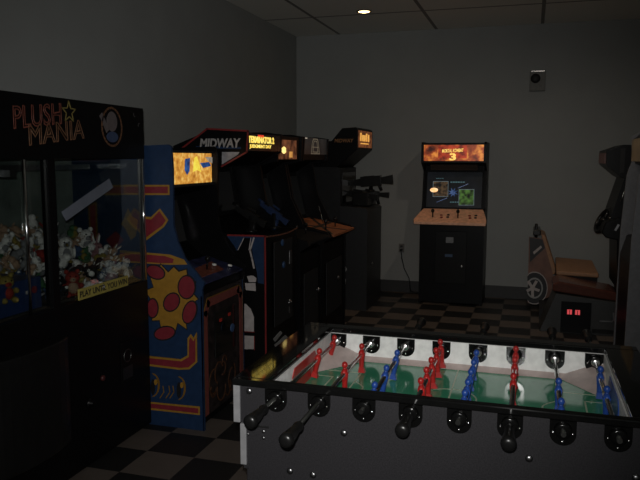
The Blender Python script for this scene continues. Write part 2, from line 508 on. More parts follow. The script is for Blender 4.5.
def plush_mesh(kind, c1, c2):
    b = MB(PM[c1])
    if kind == 'bear':
        b.ell((0, 0, .045), (.042, .045, .048)); b.ell((.01, 0, .105), (.038, .04, .036))
        for s in (-1, 1):
            b.ell((0, .03 * s, .138), (.01, .014, .014), 8, 6); b.ell((.022, .045 * s, .06), (.028, .014, .016), 8, 6)
            b.ell((.045, .028 * s, .016), (.03, .017, .017), 8, 6)
        b.use(PM[c2]).ell((.04, 0, .098), (.017, .019, .014), 8, 6); b.ell((.028, 0, .05), (.022, .03, .034), 10, 6)
        b.use(eye_m)
        b.ell((.057, 0, .102), .004, 6, 4)
        for s in (-1, 1): b.ell((.044, .015 * s, .117), .005, 6, 4)
    elif kind == 'bunny':
        b.ell((0, 0, .042), (.038, .04, .044)); b.ell((.012, 0, .098), (.034, .036, .034))
        for s in (-1, 1):
            b.ell((-.002, .02 * s, .15), (.009, .013, .04), 8, 6, Matrix.Rotation(-.25 * s, 3, 'X'))
            b.ell((.04, .026 * s, .014), (.034, .016, .014), 8, 6)
            b.ell((.02, .04 * s, .055), (.026, .012, .013), 8, 6)
        b.use(PM[c2]).ell((.038, 0, .09), (.013, .016, .012), 8, 6)
        for s in (-1, 1): b.ell((.005, .02 * s, .15), (.006, .007, .03), 8, 6, Matrix.Rotation(-.25 * s, 3, 'X'))
        b.use(eye_m)
        for s in (-1, 1): b.ell((.041, .014 * s, .108), .0045, 6, 4)
    elif kind == 'bird':
        b.ell((0, 0, .05), (.045, .047, .052)); b.ell((.008, 0, .112), (.036, .038, .034))
        for s in (-1, 1): b.ell((0, .047 * s, .055), (.02, .009, .034), 8, 6)
        b.use(PM[c2]).ell((.018, 0, .048), (.032, .034, .042), 10, 6); b.ell((.022, 0, .108), (.025, .027, .022), 10, 6)
        b.use(PM['yellow']).cyl((.042, 0, .106), (.064, 0, .102), .01, .002, 8)
        for s in (-1, 1): b.ell((.03, .02 * s, .006), (.022, .014, .006), 8, 6)
        b.use(eye_m)
        for s in (-1, 1): b.ell((.04, .013 * s, .12), .005, 6, 4)
    else:  # dog lying
        b.ell((-.01, 0, .04), (.055, .036, .034)); b.ell((.055, 0, .07), (.03, .03, .028))
        for s in (-1, 1):
            b.ell((.05, .03 * s, .068), (.014, .007, .024), 8, 6)
            b.ell((.04, .024 * s, .012), (.034, .012, .012), 8, 6); b.ell((-.045, .03 * s, .012), (.028, .014, .012), 8, 6)
        b.ell((-.068, 0, .06), (.008, .008, .022), 8, 6)
        b.use(PM[c2]).ell((.082, 0, .062), (.016, .015, .012), 8, 6)
        b.use(eye_m).ell((.096, 0, .066), .005, 6, 4)
        for s in (-1, 1): b.ell((.08, .013 * s, .082), .0045, 6, 4)
    return b


protos = {}


def plush(kind, c1, c2, loc, rot, sc, label, group=None):
    k = (kind, c1, c2)
    if k not in protos:
        o = plush_mesh(kind, c1, c2).build('plush_' + kind, origin=(0, 0, 0)); protos[k] = o
    else:
        o = protos[k].copy(); COL.objects.link(o)
    o.location = loc; o.rotation_euler = rot; o.scale = (sc, sc, sc)
    tag(o, label, 'plush toy', group)
    return o


KW = {'bear': 'bear', 'bunny': 'rabbit', 'bird': 'bird', 'dog': 'dog'}
special = [  # pixel, depth x, kind, colours, label
    ((86, 244), -2.62, 'bear', 'white', 'grey', 'white plush bear sitting highest on the heap, against the dark side glass', 1.15),
    ((66, 251), -2.52, 'bird', 'white', 'grey', 'round white plush bird just right of the window post, high on the heap', 1.0),
    ((43, 250), -2.55, 'dog', 'red', 'white', 'red and white plush dog left of the window post, high on the heap', .9),
    ((73, 288), -2.33, 'bear', 'red', 'tan', 'red plush bear pressed to the glass left of the yellow sign', .95),
    ((115, 264), -2.55, 'bunny', 'pink', 'white', 'pink plush rabbit near the far corner of the prize machine', 1.0),
    ((6, 290), -2.33, 'bear', 'yellow', 'red', 'yellow plush bear low at the photo left edge beside the blue bin', .9),
]
bed = lambda x: ZB + .014 + max(0., (cx1 - .10 - x)) / (cx1 - .10 - cx0 - .02) * (1.21 - ZB - .012)
used = []
for (px, x, kind, c1, c2, lab, sc) in special:
    p = P(px[0], px[1] + 8, 0, x)
    p.y = min(p.y, 3.60)
    plush(kind, c1, c2, (p.x, p.y, max(p.z - .02, bed(p.x))), (0, 0, random.uniform(-.9, .3)), sc, lab); used.append(p)
cols = ['white'] * 9 + ['grey'] * 6 + ['tan'] * 5 + ['black'] * 4 + ['blue'] * 2 + ['pink', 'red', 'green', 'yellow']
seconds = {'white': 'grey', 'grey': 'white', 'tan': 'white', 'black': 'white', 'blue': 'white', 'pink': 'white', 'red': 'white', 'green': 'yellow', 'yellow': 'white'}
rnd = random.Random(21)
bed = lambda x: ZB + .014 + max(0., (cx1 - .10 - x)) / (cx1 - .10 - cx0 - .02) * (1.21 - ZB - .012)
n_pl = 0
x = -2.318
while x > -2.88:
    y = 2.40 + rnd.uniform(0, .05)
    while y < 3.63:
        for lay in range(2):
            if lay and rnd.random() < .25: continue
            z = bed(x) + lay * .07 + rnd.uniform(0, .012)
            yy = y + rnd.uniform(-.012, .012) + (.035 if lay else 0)
            if yy > 3.63 or n_pl > 280: continue
            if 2.44 < yy < 2.85 and x > cx1 - .38 and z < 1.15: continue
            if any(abs(u_.y - yy) < .075 and abs(u_.x - x) < .075 and abs(u_.z - z) < .09 for u_ in used): continue
            c1 = rnd.choice(cols); kind = rnd.choice(['bear', 'bunny', 'bird', 'dog'])
            plush(kind, c1, seconds[c1], (x, yy, z), (rnd.uniform(-.9, .9), rnd.uniform(-.9, .9), rnd.uniform(-2, 1.5)), rnd.uniform(.50, .72),
                  'small %s plush %s lying in the heap inside the prize machine' % (c1, KW[kind]),
                  '%s plush %s toys in the prize heap' % (c1, KW[kind]))
            n_pl += 1
        y += .079
    x -= .078

# ------------------------------------------------------------------ first upright cabinet (blue side art, lit amber marquee)
PY0, PY1, PFX = 3.73, 4.375, -1.905
pac = thing('upright_arcade_cabinet', (-2.3, (PY0 + PY1) / 2, 0),
            'blue upright cabinet with yellow and crimson side print and amber marquee, beside the prize machine', 'arcade machine')
prof_px = [(168, 144.5), (171, 146.5), (172.5, 169), (173.2, 225), (177.5, 242), (185, 259), (204.5, 283), (202, 290)]
prof = [(p.x, p.z) for p in (P(a, b, 1, PY0) for a, b in prof_px)]
BX = -2.80
outline = [(BX, .0), (BX, 1.70), (BX + .06, 1.76)] + prof + [(PFX, .0)]
m = MB(blue_paint); m.xz(outline, PY0, PY0 + .02)
N = (0, -1, 0)


def band(mb, px, th=.002):
    """crimson stripe with amber edge"""
    cxm = sum(p[0] for p in px) / len(px); cym = sum(p[1] for p in px) / len(px)
    mb.use(yel_art).decal(px, 1, PY0, N, th)
    ins = []
    for a, b in px:
        d = Vector((cxm - a, cym - b)); L = d.length
        ins.append((a + (1.6 if cxm > a else -1.6) * min(1, abs(cxm - a) / 3), b + (1.8 if cym > b else -1.8)))
    mb.use(red_art).decal(ins, 1, PY0, N, th + .001)


band(m, [(97, 185), (169.5, 184.8), (169.7, 195), (97, 195)])
m.use(yel2).decal([(88, 204), (97, 202), (98, 238), (90, 240)], 1, PY0, N, .0012)
m.use(red_art).decal([(90, 206), (95.5, 204.5), (96, 236), (91.5, 237.5)], 1, PY0, N, .0022)
m.use(yel_art).decal([(128, 208), (132, 216), (138, 220), (136, 236), (131, 240), (125, 228), (121, 224), (124, 219)], 1, PY0, N, .0012)
m.use(red_art).decal([(106, 240), (116, 231), (124, 240), (114, 250)], 1, PY0, N, .0012)
m.use(yel_art).decal([(141, 216), (151, 217), (160, 208.5), (168.5, 220), (164, 227), (147, 240), (141, 244)], 1, PY0, N)
m.use(red_art).decal([(141, 218.5), (151.5, 219.5), (159.5, 211), (166, 220.5), (162.5, 225.5), (146, 237.5), (141, 240)], 1, PY0, N, .003)
m.use(yel_art).decal([(120, 250), (147, 252.5), (170, 254.5), (184, 259.5), (187.5, 264.5), (170, 264.8), (120, 262)], 1, PY0, N)
m.use(red_art).decal([(120, 252.5), (147, 254.5), (165, 256), (174, 259), (173, 263), (160, 263), (120, 260)], 1, PY0, N, .003)
# plain sunburst stand-in for the printed artwork
sun = []
rr = random.Random(5)
for k in range(26):
    a = 2 * pi * k / 26
    r = (27 if k % 2 == 0 else 21) + rr.uniform(-2, 2)
    sun.append((171 + r * .98 * cos(a), 299 - r * 1.28 * sin(a)))
m.use(dk_art).decal([(171 + (x - 171) * 1.05, 299 + (y - 299) * 1.05) for x, y in sun], 1, PY0, N, .003)
m.use(yel_art).decal(sun, 1, PY0, N, .004)


def blob(mb, x, y, rx, ry, mt, th, n=16, tilt=0):
    mb.use(mt).decal([(x + rx * cos(2 * pi * k / n) * cos(tilt) - ry * sin(2 * pi * k / n) * sin(tilt),
                       y + rx * cos(2 * pi * k / n) * sin(tilt) + ry * sin(2 * pi * k / n) * cos(tilt)) for k in range(n)], 1, PY0, N, th)


for x, y, rx, ry, t in ((187, 287, 8, 11, 0), (156, 272, 9, 6, .4), (190, 312, 6, 11, .3), (165, 333, 10, 6, -.2), (153, 308, 5, 9, 0), (172, 302, 7, 9, .5)):
    blob(m, x, y, rx + 1.2, ry + 1.4, dk_art, .005, tilt=t); blob(m, x, y, rx, ry, red_art, .006, tilt=t)
# J shaped crimson band under it
m.use(yel_art).decal([(120, 352), (152, 356), (181, 359), (188, 355), (188, 338), (191, 334), (194, 338), (197, 332), (197.5, 362), (190, 369), (180, 369.5), (152, 366), (120, 362)], 1, PY0, N, .007)
m.use(red_art).decal([(120, 354), (152, 358), (182, 361), (189.5, 356.5), (189.7, 340), (191, 337), (194, 341), (196, 337), (196, 361), (189, 367), (180, 367.5), (152, 364), (120, 360)], 1, PY0, N, .008)
# abstract crescents and the bottom stripe
for x, y in ((155, 385), (181, 388)):
    cr = [(x - 3 + 8 * sin(t), y - 12 * cos(t)) for t in [k * pi / 10 for k in range(11)]]
    cr += [(x - 1 + 4 * sin(t), y - 10 * cos(t)) for t in [pi - k * pi / 10 for k in range(11)]]
    m.use(yel2).decal(cr, 1, PY0, N, .003)
    blob(m, x - 2, y + 2, 2.2, 8, dk_art, .003)
    blob(m, x + 1, y - 3, 1.6, 3, yel_art, .0045, 10)
for x0_ in (164, 170, 174):
    m.use(yel2).line([(x0_ - 4, 398), (x0_, 392), (x0_ - 1, 386)], 1, PY0, N, .006)
band(m, [(120, 400), (153, 402), (200, 406.5), (200, 415), (153, 410), (120, 408)])
m.build('side_panel', pac)
m = MB(black); m.xz(outline, PY1 - .02, PY1); m.build('side_panel', pac)
# inner body, recessed between the sides
ux, uz = prof[2]
MQX = -2.125
inner = [(BX + .01, .03), (BX + .01, 1.743), (MQX, 1.748), (MQX, 1.518), (-2.17, 1.483), (-2.41, 1.433), (-2.33, 1.113), (-2.19, 0.998), (-1.915, 0.913), (-1.915, .86), (-1.925, .03)]
m = MB(black); m.xz(inner, PY0 + .02, PY1 - .02); m.build('cabinet_body', pac)
m = MB(gloss); m.prism([(-2.392, PY0 + .06, 1.403), (-2.392, PY1 - .06, 1.403), (-2.322, PY1 - .06, 1.12), (-2.322, PY0 + .06, 1.12)], (.012, 0, .003)); m.build('screen', pac)
mq = glow('amber_backlit_print', (.42, .15, .02), (.95, .62, .16), .9, 30, (.3, .7), 5, c2=(.72, .33, .05))
m = MB(mq); m.box(MQX - .005, MQX + .004, PY0 + .03, PY1 - .03, 1.535, 1.735)
m.use(glow('marquee_blue_print', (.01, .03, .12), (.03, .12, .4), .8, 20))
for pl in ([(185, 159), (190, 158), (189.5, 171), (187, 175), (184.5, 170)], [(200, 163), (209, 162), (211, 166), (203, 168)]):
    m.decal(pl, 0, MQX + .004, (1, 0, 0), .001)
m.use(glow('marquee_pale_print', (.3, .27, .22), (.6, .5, .4), .6, 30)).decal([(205, 157), (213, 157), (213, 164), (208, 161)], 0, MQX + .004, (1, 0, 0), .001)
m.use(glow('marquee_yellow_print', (.9, .6, .05), (1., .85, .1), .9, 30)).decal([(194, 158), (197, 156), (199, 163), (201, 172), (197, 170), (193, 172)], 0, MQX + .004, (1, 0, 0), .001)
m.build('marquee', pac)
m = MB(charcoal)
for z in (1.525, 1.739): m.box(MQX, MQX + .014, PY0 + .02, PY1 - .02, z - .008, z + .008)
m.build('marquee_frame', pac)
# control panel
cpz = lambda x: 0.913 + (x + 1.885) * (-.085 / .275) * 1.013
m = MB(mat('control_panel_print', (.03, .035, .09), .4, var=.7, scale=14))
A = [(-2.18, 1.003), (-1.915, 0.921)]
m.prism([(-2.18, PY0 + .02, 1.003), (-1.902, PY0 + .02, 0.923), (-1.902, PY1 - .02, 0.923), (-2.18, PY1 - .02, 1.003)], (.003, 0, .012))
m.use(mat('panel_rust_print', (.2, .06, .04), .45, var=.4, scale=30)).prism([(-2.06, PY0 + .06, 0.9815), (-1.96, PY0 + .04, 0.953), (-1.96, PY1 - .2, 0.953), (-2.09, PY1 - .12, 0.99)], (.0005, 0, .0025))
m.build('control_panel', pac)
for yy, xx in ((4.282, -1.965), (4.172, -2.03)):
    m = MB(white_plastic); z = 0.943 + (-1.902 - xx) * .288 - .0; m.lathe((xx, yy, z), (.2, 0, 1), [(0, .016), (.008, .016), (.012, .01)]); m.build('push_button', pac)
m = MB(black); m.cyl((-2.02, 4.042, 0.968), (-2.015, 4.042, 1.033), .006); m.use(rubber).ell((-2.014, 4.042, 1.043), .018); m.build('joystick', pac)
# front door with maroon rounded frame
m = MB(mat('front_print', (.02, .014, .014), .5, var=.8, scale=18))
m.box(-1.925, -1.906, PY0 + .02, PY1 - .02, .08, .86)
m.use(mat('maroon_print', (.21, .055, .045), .5))
fr = [(PY0 + .05, .10), (PY0 + .05, .74), (PY0 + .09, .80), (PY1 - .09, .80), (PY1 - .05, .76), (PY1 - .05, .10)]
m.line3([(-1.906, y, z) for y, z in fr], (1, 0, 0), .055, .002)
m.use(yel2)
fr2 = [(PY0 + .025, .10), (PY0 + .025, .75), (PY0 + .08, .83), (PY1 - .08, .83), (PY1 - .022, .77), (PY1 - .022, .10)]
m.line3([(-1.906, y, z) for y, z in fr2], (1, 0, 0), .006, .003)
m.use(mat('rust_swirl', (.11, .045, .02), .5))
rr = random.Random(9)
for k in range(9):
    a0_ = rr.uniform(0, 6); c = (rr.uniform(3.842, 4.252), rr.uniform(.16, .38)); R = rr.uniform(.03, .07)
    m.line3([(-1.906, c[0] + R * cos(a0_ + t * .4), c[1] + R * 1.2 * sin(a0_ + t * .4)) for t in range(10)], (1, 0, 0), .01, .002)
m.build('front_panel', pac)
m = MB(gloss); m.box(-1.906, -1.898, 3.902, 4.212, .42, .72); door = m.build('coin_door', pac, .003)
for ya, za in ((4.10, .655), (3.965, .645)):
    m = MB(mat('coin_lamp_red', (.22, .015, .01), .3, emit=.12)); m.box(-1.899, -1.893, ya, ya + .03, za, za + .02); m.build('coin_button', door)
m = MB(mat('coin_blue', (.05, .1, .22), .4)); m.cyl((-1.868, 4.09, .58), (-1.862, 4.09, .58), .028); m.build('lock', door)
for ya in (PY1 - .022, PY0): m = MB(blue_paint); m.box(-1.91, -1.902, ya, ya + .02, 0, .86); m.build('edge_strip', pac)

# ------------------------------------------------------------------ second: hooded shooting cabinet, yellow lettered marquee
TY0, TY1, TFX = 4.46, 5.15, -1.773
t2 = thing('shooting_arcade_cabinet', (-2.3, (TY0 + TY1) / 2, 0),
           'hooded black and blue cabinet with red edges and yellow lit lettering on its marquee', 'arcade machine')
prof2 = [(-2.88, 0), (TFX, 0), (TFX, 1.156), (-2.06, 1.153), (-2.26, 1.26), (-2.32, 1.62), (-2.10, 1.64), (-1.905, 1.742), (-1.895, 1.887), (-2.207, 1.905), (-2.48, 1.72), (-2.88, 1.72)]
m = MB(black); m.xz(prof2, TY0, TY0 + .025)
NF = (0, -1, 0)
D = lambda px, mt, th=.002: m.use(mt).decal(px, 1, TY0, NF, th)
D([(227, 236), (264, 237), (264, 284), (258, 283), (257, 272), (253, 256), (251, 238), (237, 238), (236, 248)], blue_paint, .0015)
D([(229, 236), (244.5, 236), (237, 251)], blue_paint, .002)
m.use(pale_art)
m.line([(254, 238), (250, 250), (252, 258), (254, 268)], 1, TY0, NF, .012, .003)
m.line([(251, 238), (249, 250)], 1, TY0, NF, .005, .003)
m.line([(244, 238), (238, 250)], 1, TY0, NF, .005, .003)
D([(247, 276), (253, 275.5), (256.5, 278), (256, 282), (249, 282)], pale_art, .003)
D([(245, 283), (255.5, 283), (256, 291), (246, 290)], pale_art, .003)
arch = [(236, 331), (236, 305), (241, 302.5), (246, 304), (251, 309), (254, 317), (254, 332), (244, 331)]
D(arch, pale_art, .003)
D([(236, 335), (254, 336), (254, 349), (236, 349)], pale_art, .003)
m.use(red_trim).line([(236, 331), (254.5, 332)], 1, TY0, NF, .006, .0035)
m.line([(254.5, 336), (254.5, 350)], 1, TY0, NF, .005, .0035)
m.use(red_trim)
for a, b in (((TFX, 0), (TFX, 1.156)), ((TFX, 1.156), (-2.06, 1.153)), ((-1.905, 1.742), (-1.895, 1.887)), ((-1.895, 1.887), (-2.207, 1.905)), ((-2.207, 1.905), (-2.48, 1.72)), ((-2.10, 1.64), (-1.905, 1.742))):
    m.line3([(a[0], TY0, a[1]), (b[0], TY0, b[1])], NF, .012, .003)
m.use(mat('hood_grey_print', (.36, .35, .37), .5, var=.2)).decal([(222, 152), (239.5, 152), (238, 154.5), (222, 164.5)], 1, TY0, NF, .002)
m.use(blue_paint).decal([(196, 146), (241, 147), (241, 149), (196, 148.5)], 1, TY0, NF, .002)
sp_t = m.build('side_panel', t2)
m = MB(black); m.xz(prof2, TY1 - .025, TY1); m.build('side_panel', t2)
inner2 = [(-2.86, .02), (TFX - .006, .02), (TFX - .006, 1.148), (-2.07, 1.143), (-2.28, 1.26), (-2.34, 1.63), (-2.105, 1.65), (-1.92, 1.75), (-1.91, 1.875), (-2.21, 1.892), (-2.48, 1.71), (-2.86, 1.71)]
m = MB(black); m.xz(inner2, TY0 + .025, TY1 - .025); m.build('cabinet_body', t2)
m = MB(gloss); m.prism([(-2.282, TY0 + .07, 1.29), (-2.282, TY1 - .07, 1.29), (-2.332, TY1 - .07, 1.59), (-2.332, TY0 + .07, 1.59)], (.01, 0, .002)); m.build('screen', t2)
lettering('lettering', 'MIDWAY', (P(200, 149, 1, TY0).x, TY0 - .0005, P(200, 149, 1, TY0).z + .008), (1, 0, 0), (0, 0, 1), P(241, 146, 1, TY0).x - P(200, 146, 1, TY0).x, .066, mat('silver_print', (.38, .36, .35), .5), t2, .002, shear=.15, bold=.035)
m = MB(mat('marquee_dark', (.012, .010, .010), .25)); m.box(-1.912, -1.901, TY0 + .025, TY1 - .025, 1.752, 1.874); mq_t = m.build('marquee', t2)
yl = glow('yellow_backlit_letters', (1., .62, .06), (1., .85, .22), 1.15, 40)
lettering('lettering', 'TERMINATOR 2', (-1.901, TY0 + .02, 1.806), (0, 1, 0), (0, 0, 1), .50, .050, yl, mq_t, .002, bold=.045)
lettering('lettering', 'JUDGMENT DAY', (-1.901, TY0 + .04, 1.765), (0, 1, 0), (0, 0, 1), .42, .032, yl, mq_t, .002, bold=.03)
q = P(261, 136.5, 0, -1.901)
m = MB(glow('red_backlit', (.6, .03, .01), (.9, .07, .03), 1., 30)); m.box(-1.901, -1.899, q.y - .06, q.y + .05, q.z - .008, q.z + .01); m.build('marquee_emblem', mq_t)
# curved gun shelf edge
m = MB(brown_trim); pts = []
for k in range(15):
    s = k / 14; pts.append((TFX + .004 + .02 * sin(pi * s), TY0 + .01 + s * (TY1 - TY0 - .02), 1.150 - .012 * sin(pi * s)))
m.tube(pts, .006, 6); m.build('shelf_trim', t2)


def gun(parent, base, ang, mt, L=.34, up=.35, name='mounted_gun', fat=1.):
    """post, receiver, barrel, stock and grip; barrel towards ang in the floor plan"""
    b = Vector(base); d = Vector((cos(ang) * cos(up), sin(ang) * cos(up), sin(up))); s_ = Vector((-sin(ang), cos(ang), 0)); n = d.cross(s_) * -1
    if n.z < 0: n = -n
    top = b + Vector((0, 0, .12))

    def bar(mb, a0_, a1_, h, w_, off=0., h1=None):
        h1 = h if h1 is None else h1
        h, w_, h1 = h * fat, w_ * fat, h1 * fat
        p0 = top + d * a0_ + n * off; p1 = top + d * a1_ + n * off
        vs = [p0 - s_ * w_ - n * h, p0 + s_ * w_ - n * h, p0 + s_ * w_ + n * h, p0 - s_ * w_ + n * h,
              p1 - s_ * w_ - n * h1, p1 + s_ * w_ - n * h1, p1 + s_ * w_ + n * h1, p1 - s_ * w_ + n * h1]
        mb.add(vs, [(0, 3, 2, 1), (4, 5, 6, 7), (0, 1, 5, 4), (1, 2, 6, 5), (2, 3, 7, 6), (3, 0, 4, 7)])
    mb = MB(rubber); mb.lathe(b, (0, 0, 1), [(0, .045), (.015, .045), (.02, .022), (.12, .022)])
    mb.use(mt); bar(mb, -L * .28, L * .28, .036, .022); bar(mb, L * .28, L * .62, .026, .016, -.004, .018)
    mb.cyl(top + d * L * .5 + n * .012, top + d * L * .78 + n * .012, .011)
    bar(mb, -L * .28, -L * .6, .022, .017, .0, .034)
    g0 = top - d * L * .2 - n * .03; mb.cyl(g0, g0 - n * .085 - d * .03, .02, .018, 10)
    bar(mb, -L * .1, L * .2, .010, .008, .046)
    return mb.build(name, parent)


gun(t2, (-1.97, 4.68, 1.155), pi, mat('black_gun', (.006, .006, .006), .5, spec=.2), .22, .5, fat=.8)
gun(t2, (-1.90, 4.98, 1.155), pi, mat('blue_gun', (.012, .025, .07), .5, spec=.2), .22, .6, fat=.7)
# coin door furniture
m = MB(charcoal); m.box(TFX, TFX + .006, 4.62, 5.02, .46, 1.09); door = m.build('coin_door', t2, .003)
for yy, zz in ((4.785, 1.072), (4.81, .900)):
    m = MB(mat('blue_button', (.03, .07, .16), .3)); m.lathe((TFX + .006, yy, zz), (1, 0, 0), [(0, .026), (.008, .026), (.012, .018)]); m.build('push_button', door)
m = MB(steel); m.box(TFX + .006, TFX + .011, 4.94, 5.0, .885, .99); m.build('coin_plate', door, .002)
m = MB(steel); m.lathe((TFX + .006, 4.945, .585), (1, 0, 0), [(0, .026), (.007, .026), (.009, .012), (.02, .012)]); m.box(TFX + .006, TFX + .01, 4.935, 4.955, .50, .56); m.build('lock', door)
for px in ([(273, 339), (280, 331), (281.5, 333), (274.5, 341.5)], [(274, 345), (285, 335), (287, 337.5), (276, 348)]):
    m = MB(grey_plastic); m.decal(px, 0, TFX, (1, 0, 0), .008); m.build('coin_return_flap', t2)

# ------------------------------------------------------------------ third and fourth uprights


def upright(y0, y1, label, name='upright_arcade_cabinet'):
    t = thing(name, (-2.3, (y0 + y1) / 2, 0), label, 'arcade machine')
    pf = [(-2.88, 0), (-1.76, 0), (-1.76, .95), (-1.68, 1.0), (-1.70, 1.04), (-1.92, 1.09), (-2.05, 1.35), (-2.10, 1.64), (-1.950, 1.675), (-1.938, 1.888), (-2.05, 1.905), (-2.6, 1.905), (-2.88, 1.80)]
    m = MB(black); m.xz(pf, y0, y0 + .025); m.build('side_panel', t)
    m = MB(black); m.xz(pf, y1 - .025, y1); m.build('side_panel', t)
    inn = [(-2.86, .02), (-1.77, .02), (-1.77, .93), (-1.95, 1.03), (-2.16, 1.09), (-2.28, 1.56), (-2.12, 1.66), (-1.967, 1.685), (-1.957, 1.88), (-2.6, 1.89), (-2.86, 1.79)]
    m = MB(black); m.xz(inn, y0 + .025, y1 - .025); m.build('cabinet_body', t)
    m = MB(gloss); m.prism([(-2.168, y0 + .07, 1.14), (-2.168, y1 - .07, 1.14), (-2.262, y1 - .07, 1.52), (-2.262, y0 + .07, 1.52)], (.01, 0, .003)); m.build('screen', t)
    m = MB(charcoal); m.box(-1.77, -1.762, y0 + .12, y1 - .12, .25, .75); door = m.build('coin_door', t, .003)
    m = MB(steel); m.lathe((-1.762, y0 + .5, .55), (1, 0, 0), [(0, .022), (.006, .022), (.009, .011), (.016, .011)]); m.build('lock', door)
    return t


c3 = upright(5.18, 5.80, 'black upright arcade cabinet with a dim orange picture marquee, between two shooting cabinets')
m = MB(glow('dim_orange_print', (.03, .008, .004), (.24, .08, .03), .7, 16, c2=(.13, .045, .02))); m.box(-1.963, -1.952, 5.22, 5.66, 1.692, 1.85)
m.use(glow('hot_spot_print', (1., .62, .15), (1., .8, .3), 1.3, 20)).prism([Vector((-1.952, 5.34 + .045 * cos(k * .5236) * (1 + .3 * (k % 2)), 1.765 + .03 * sin(k * .5236))) for k in range(12)], (.002, 0, 0))
m.use(glow('amber_patch', (.5, .22, .05), (.7, .34, .08), .9, 20)).box(-1.952, -1.950, 5.47, 5.55, 1.705, 1.755)
m.build('marquee', c3)
m = MB(mat('black_deck', (.012, .011, .011), .3)); m.prism([(-2.15, 5.205, 1.092), (-1.69, 5.205, 1.005), (-1.69, 5.775, 1.005), (-2.15, 5.775, 1.092)], (0, 0, .02)); m.build('control_panel', c3)
for yy in (5.35, 5.6):
    m = MB(rubber); m.cyl((-1.85, yy, 1.05), (-1.85, yy, 1.12), .007); m.ell((-1.85, yy, 1.13), .02); m.build('joystick', c3)

d4 = upright(5.83, 6.60, 'black upright cabinet with an orange control deck and pale outlined marquee')
m = MB(glow('grey_backlit_print', (.006, .006, .006), (.016, .015, .014), .8, 10)); m.box(-1.963, -1.951, 5.86, 6.57, 1.735, 1.885)
m.use(glow('pale_outline_print', (.10, .08, .055), (.15, .12, .08), .8, 20))
bell = [(-.13, 0), (-.12, .02), (-.10, .10), (-.06, .135), (.06, .135), (.09, .10), (.12, .02), (.13, 0)]
m.line3([(-1.951, 6.20 + a, 1.742 + b) for a, b in bell], (1, 0, 0), .008, .002, True)
m.line3([(-1.951, 6.20 + a * .6, 1.757 + b * .75) for a, b in bell], (1, 0, 0), .007, .002, True)
m.line3([(-1.951, 6.11, 1.802), (-1.951, 6.29, 1.802)], (1, 0, 0), .007, .002)
m.use(glow('corner_highlight', (.4, .35, .28), (.5, .42, .32), .9, 20)).box(-1.951, -1.949, 5.88, 5.95, 1.875, 1.883)  # glowing highlight painted in the marquee's upper corner
m.build('marquee', d4)
m = MB(orange_art); z = 1.0
m.prism([(-2.13, 5.855, 1.092), (-1.665, 5.855, 1.0), (-1.665, 6.575, 1.0), (-2.13, 6.575, 1.092)], (0, 0, .018))
m.use(dk_art)
for a, b in (((-2.12, 5.91), (-1.68, 6.31)), ((-1.70, 5.88), (-2.11, 6.56)), ((-1.9, 5.86), (-1.9, 6.57))):
    za = 1.0 + (-1.665 - a[0]) * .198 + .018; zb_ = 1.0 + (-1.665 - b[0]) * .198 + .018
    m.line3([(a[0], a[1], za), (b[0], b[1], zb_)], (.2, 0, .98), .035, .002)
m.build('control_panel', d4)
m = MB(chrome); m.tube([P(318.5, 206, 1, 5.82), P(321, 214, 1, 5.82), P(323, 223, 1, 5.82)], .004); m.build('edge_strip', d4)  # highlight on the panel edge, modelled as a chrome strip
for yy in (6.04, 6.36):
    m = MB(rubber); m.cyl((-1.8, yy, 1.03), (-1.8, yy, 1.11), .007); m.ell((-1.8, yy, 1.12), .02); m.build('joystick', d4)

# ------------------------------------------------------------------ fifth: tall hooded gun cabinet by the corner
EY0, EY1 = 7.36, 8.10
e5 = thing('gun_arcade_cabinet', (-2.2, (EY0 + EY1) / 2, 0),
           'tall hooded black gun cabinet by the back corner with rifles on its pedestal', 'arcade machine')
hood = [(-2.13, 1.89), (-2.01, 2.028), (-1.85, 2.038), (-1.835, 2.015), (-1.835, 1.80), (-2.06, 1.605), (-2.55, 1.605), (-2.6, 1.88)]
m = MB(black); m.xz(hood, EY0, EY1); m.build('hood', e5, .006)
m = MB(charcoal); m.xz([(-2.85, 0), (-2.03, 0), (-2.03, 1.59), (-2.5, 1.75), (-2.85, 1.75)], EY0 + .02, EY1 - .02); m.build('column', e5)
m = MB(gloss); m.box(-2.03, -2.022, EY0 + .08, EY1 - .08, 1.20, 1.54); m.build('screen', e5)
m = MB(mat('pedestal_laminate', (.02, .02, .021), .4)); m.xz([(-2.03, 0), (-1.715, 0), (-1.715, 1.13), (-1.755, 1.155), (-2.03, 1.17)], EY0, EY1)
for px in ([(341, 262), (344, 264), (347, 269), (345, 273), (341, 271)], [(343, 280), (346, 279), (345, 288), (342, 293), (341, 288)]):
    m.use(grey_plastic).decal(px, 1, EY0, NF, .002)
m.build('pedestal', e5)
m = MB(glow('orange_dim_marquee', (.06, .015, .004), (.22, .07, .02), .8, 16)); m.box(-1.838, -1.828, EY0 + .04, EY1 - .06, 1.82, 2.005)
m.use(glow('orange_lit_letters', (.75, .3, .05), (.95, .5, .1), 1., 30))
for k, (yy, h) in enumerate(((7.46, .09), (7.56, .07), (7.65, .07), (7.74, .09), (7.84, .08))):
    m.box(-1.828, -1.825, yy, yy + .055, 1.89, 1.89 + h)
m.box(-1.828, -1.825, 7.48, 7.86, 1.858, 1.870)
m.build('marquee', e5)
lettering('lettering', 'MIDWAY', (P(334.5, 142.5, 1, EY0).x, EY0 - .0005, P(334.5, 142.5, 1, EY0).z), (1, 0, 0), (0, 0, 1), P(354, 142, 1, EY0).x - P(335, 142, 1, EY0).x, .04, mat('bronze_print', (.3, .14, .05), .5), e5, .002, shear=.12, bold=.02)
gun(e5, (-1.86, 7.56, 1.17), pi, rubber, .36, .12); gun(e5, (-1.80, 7.90, 1.165), pi, rubber, .36, .06)
gm = gun(e5, (-1.76, 7.72, 1.32), pi, rubber, .42, -.08, fat=1.6)
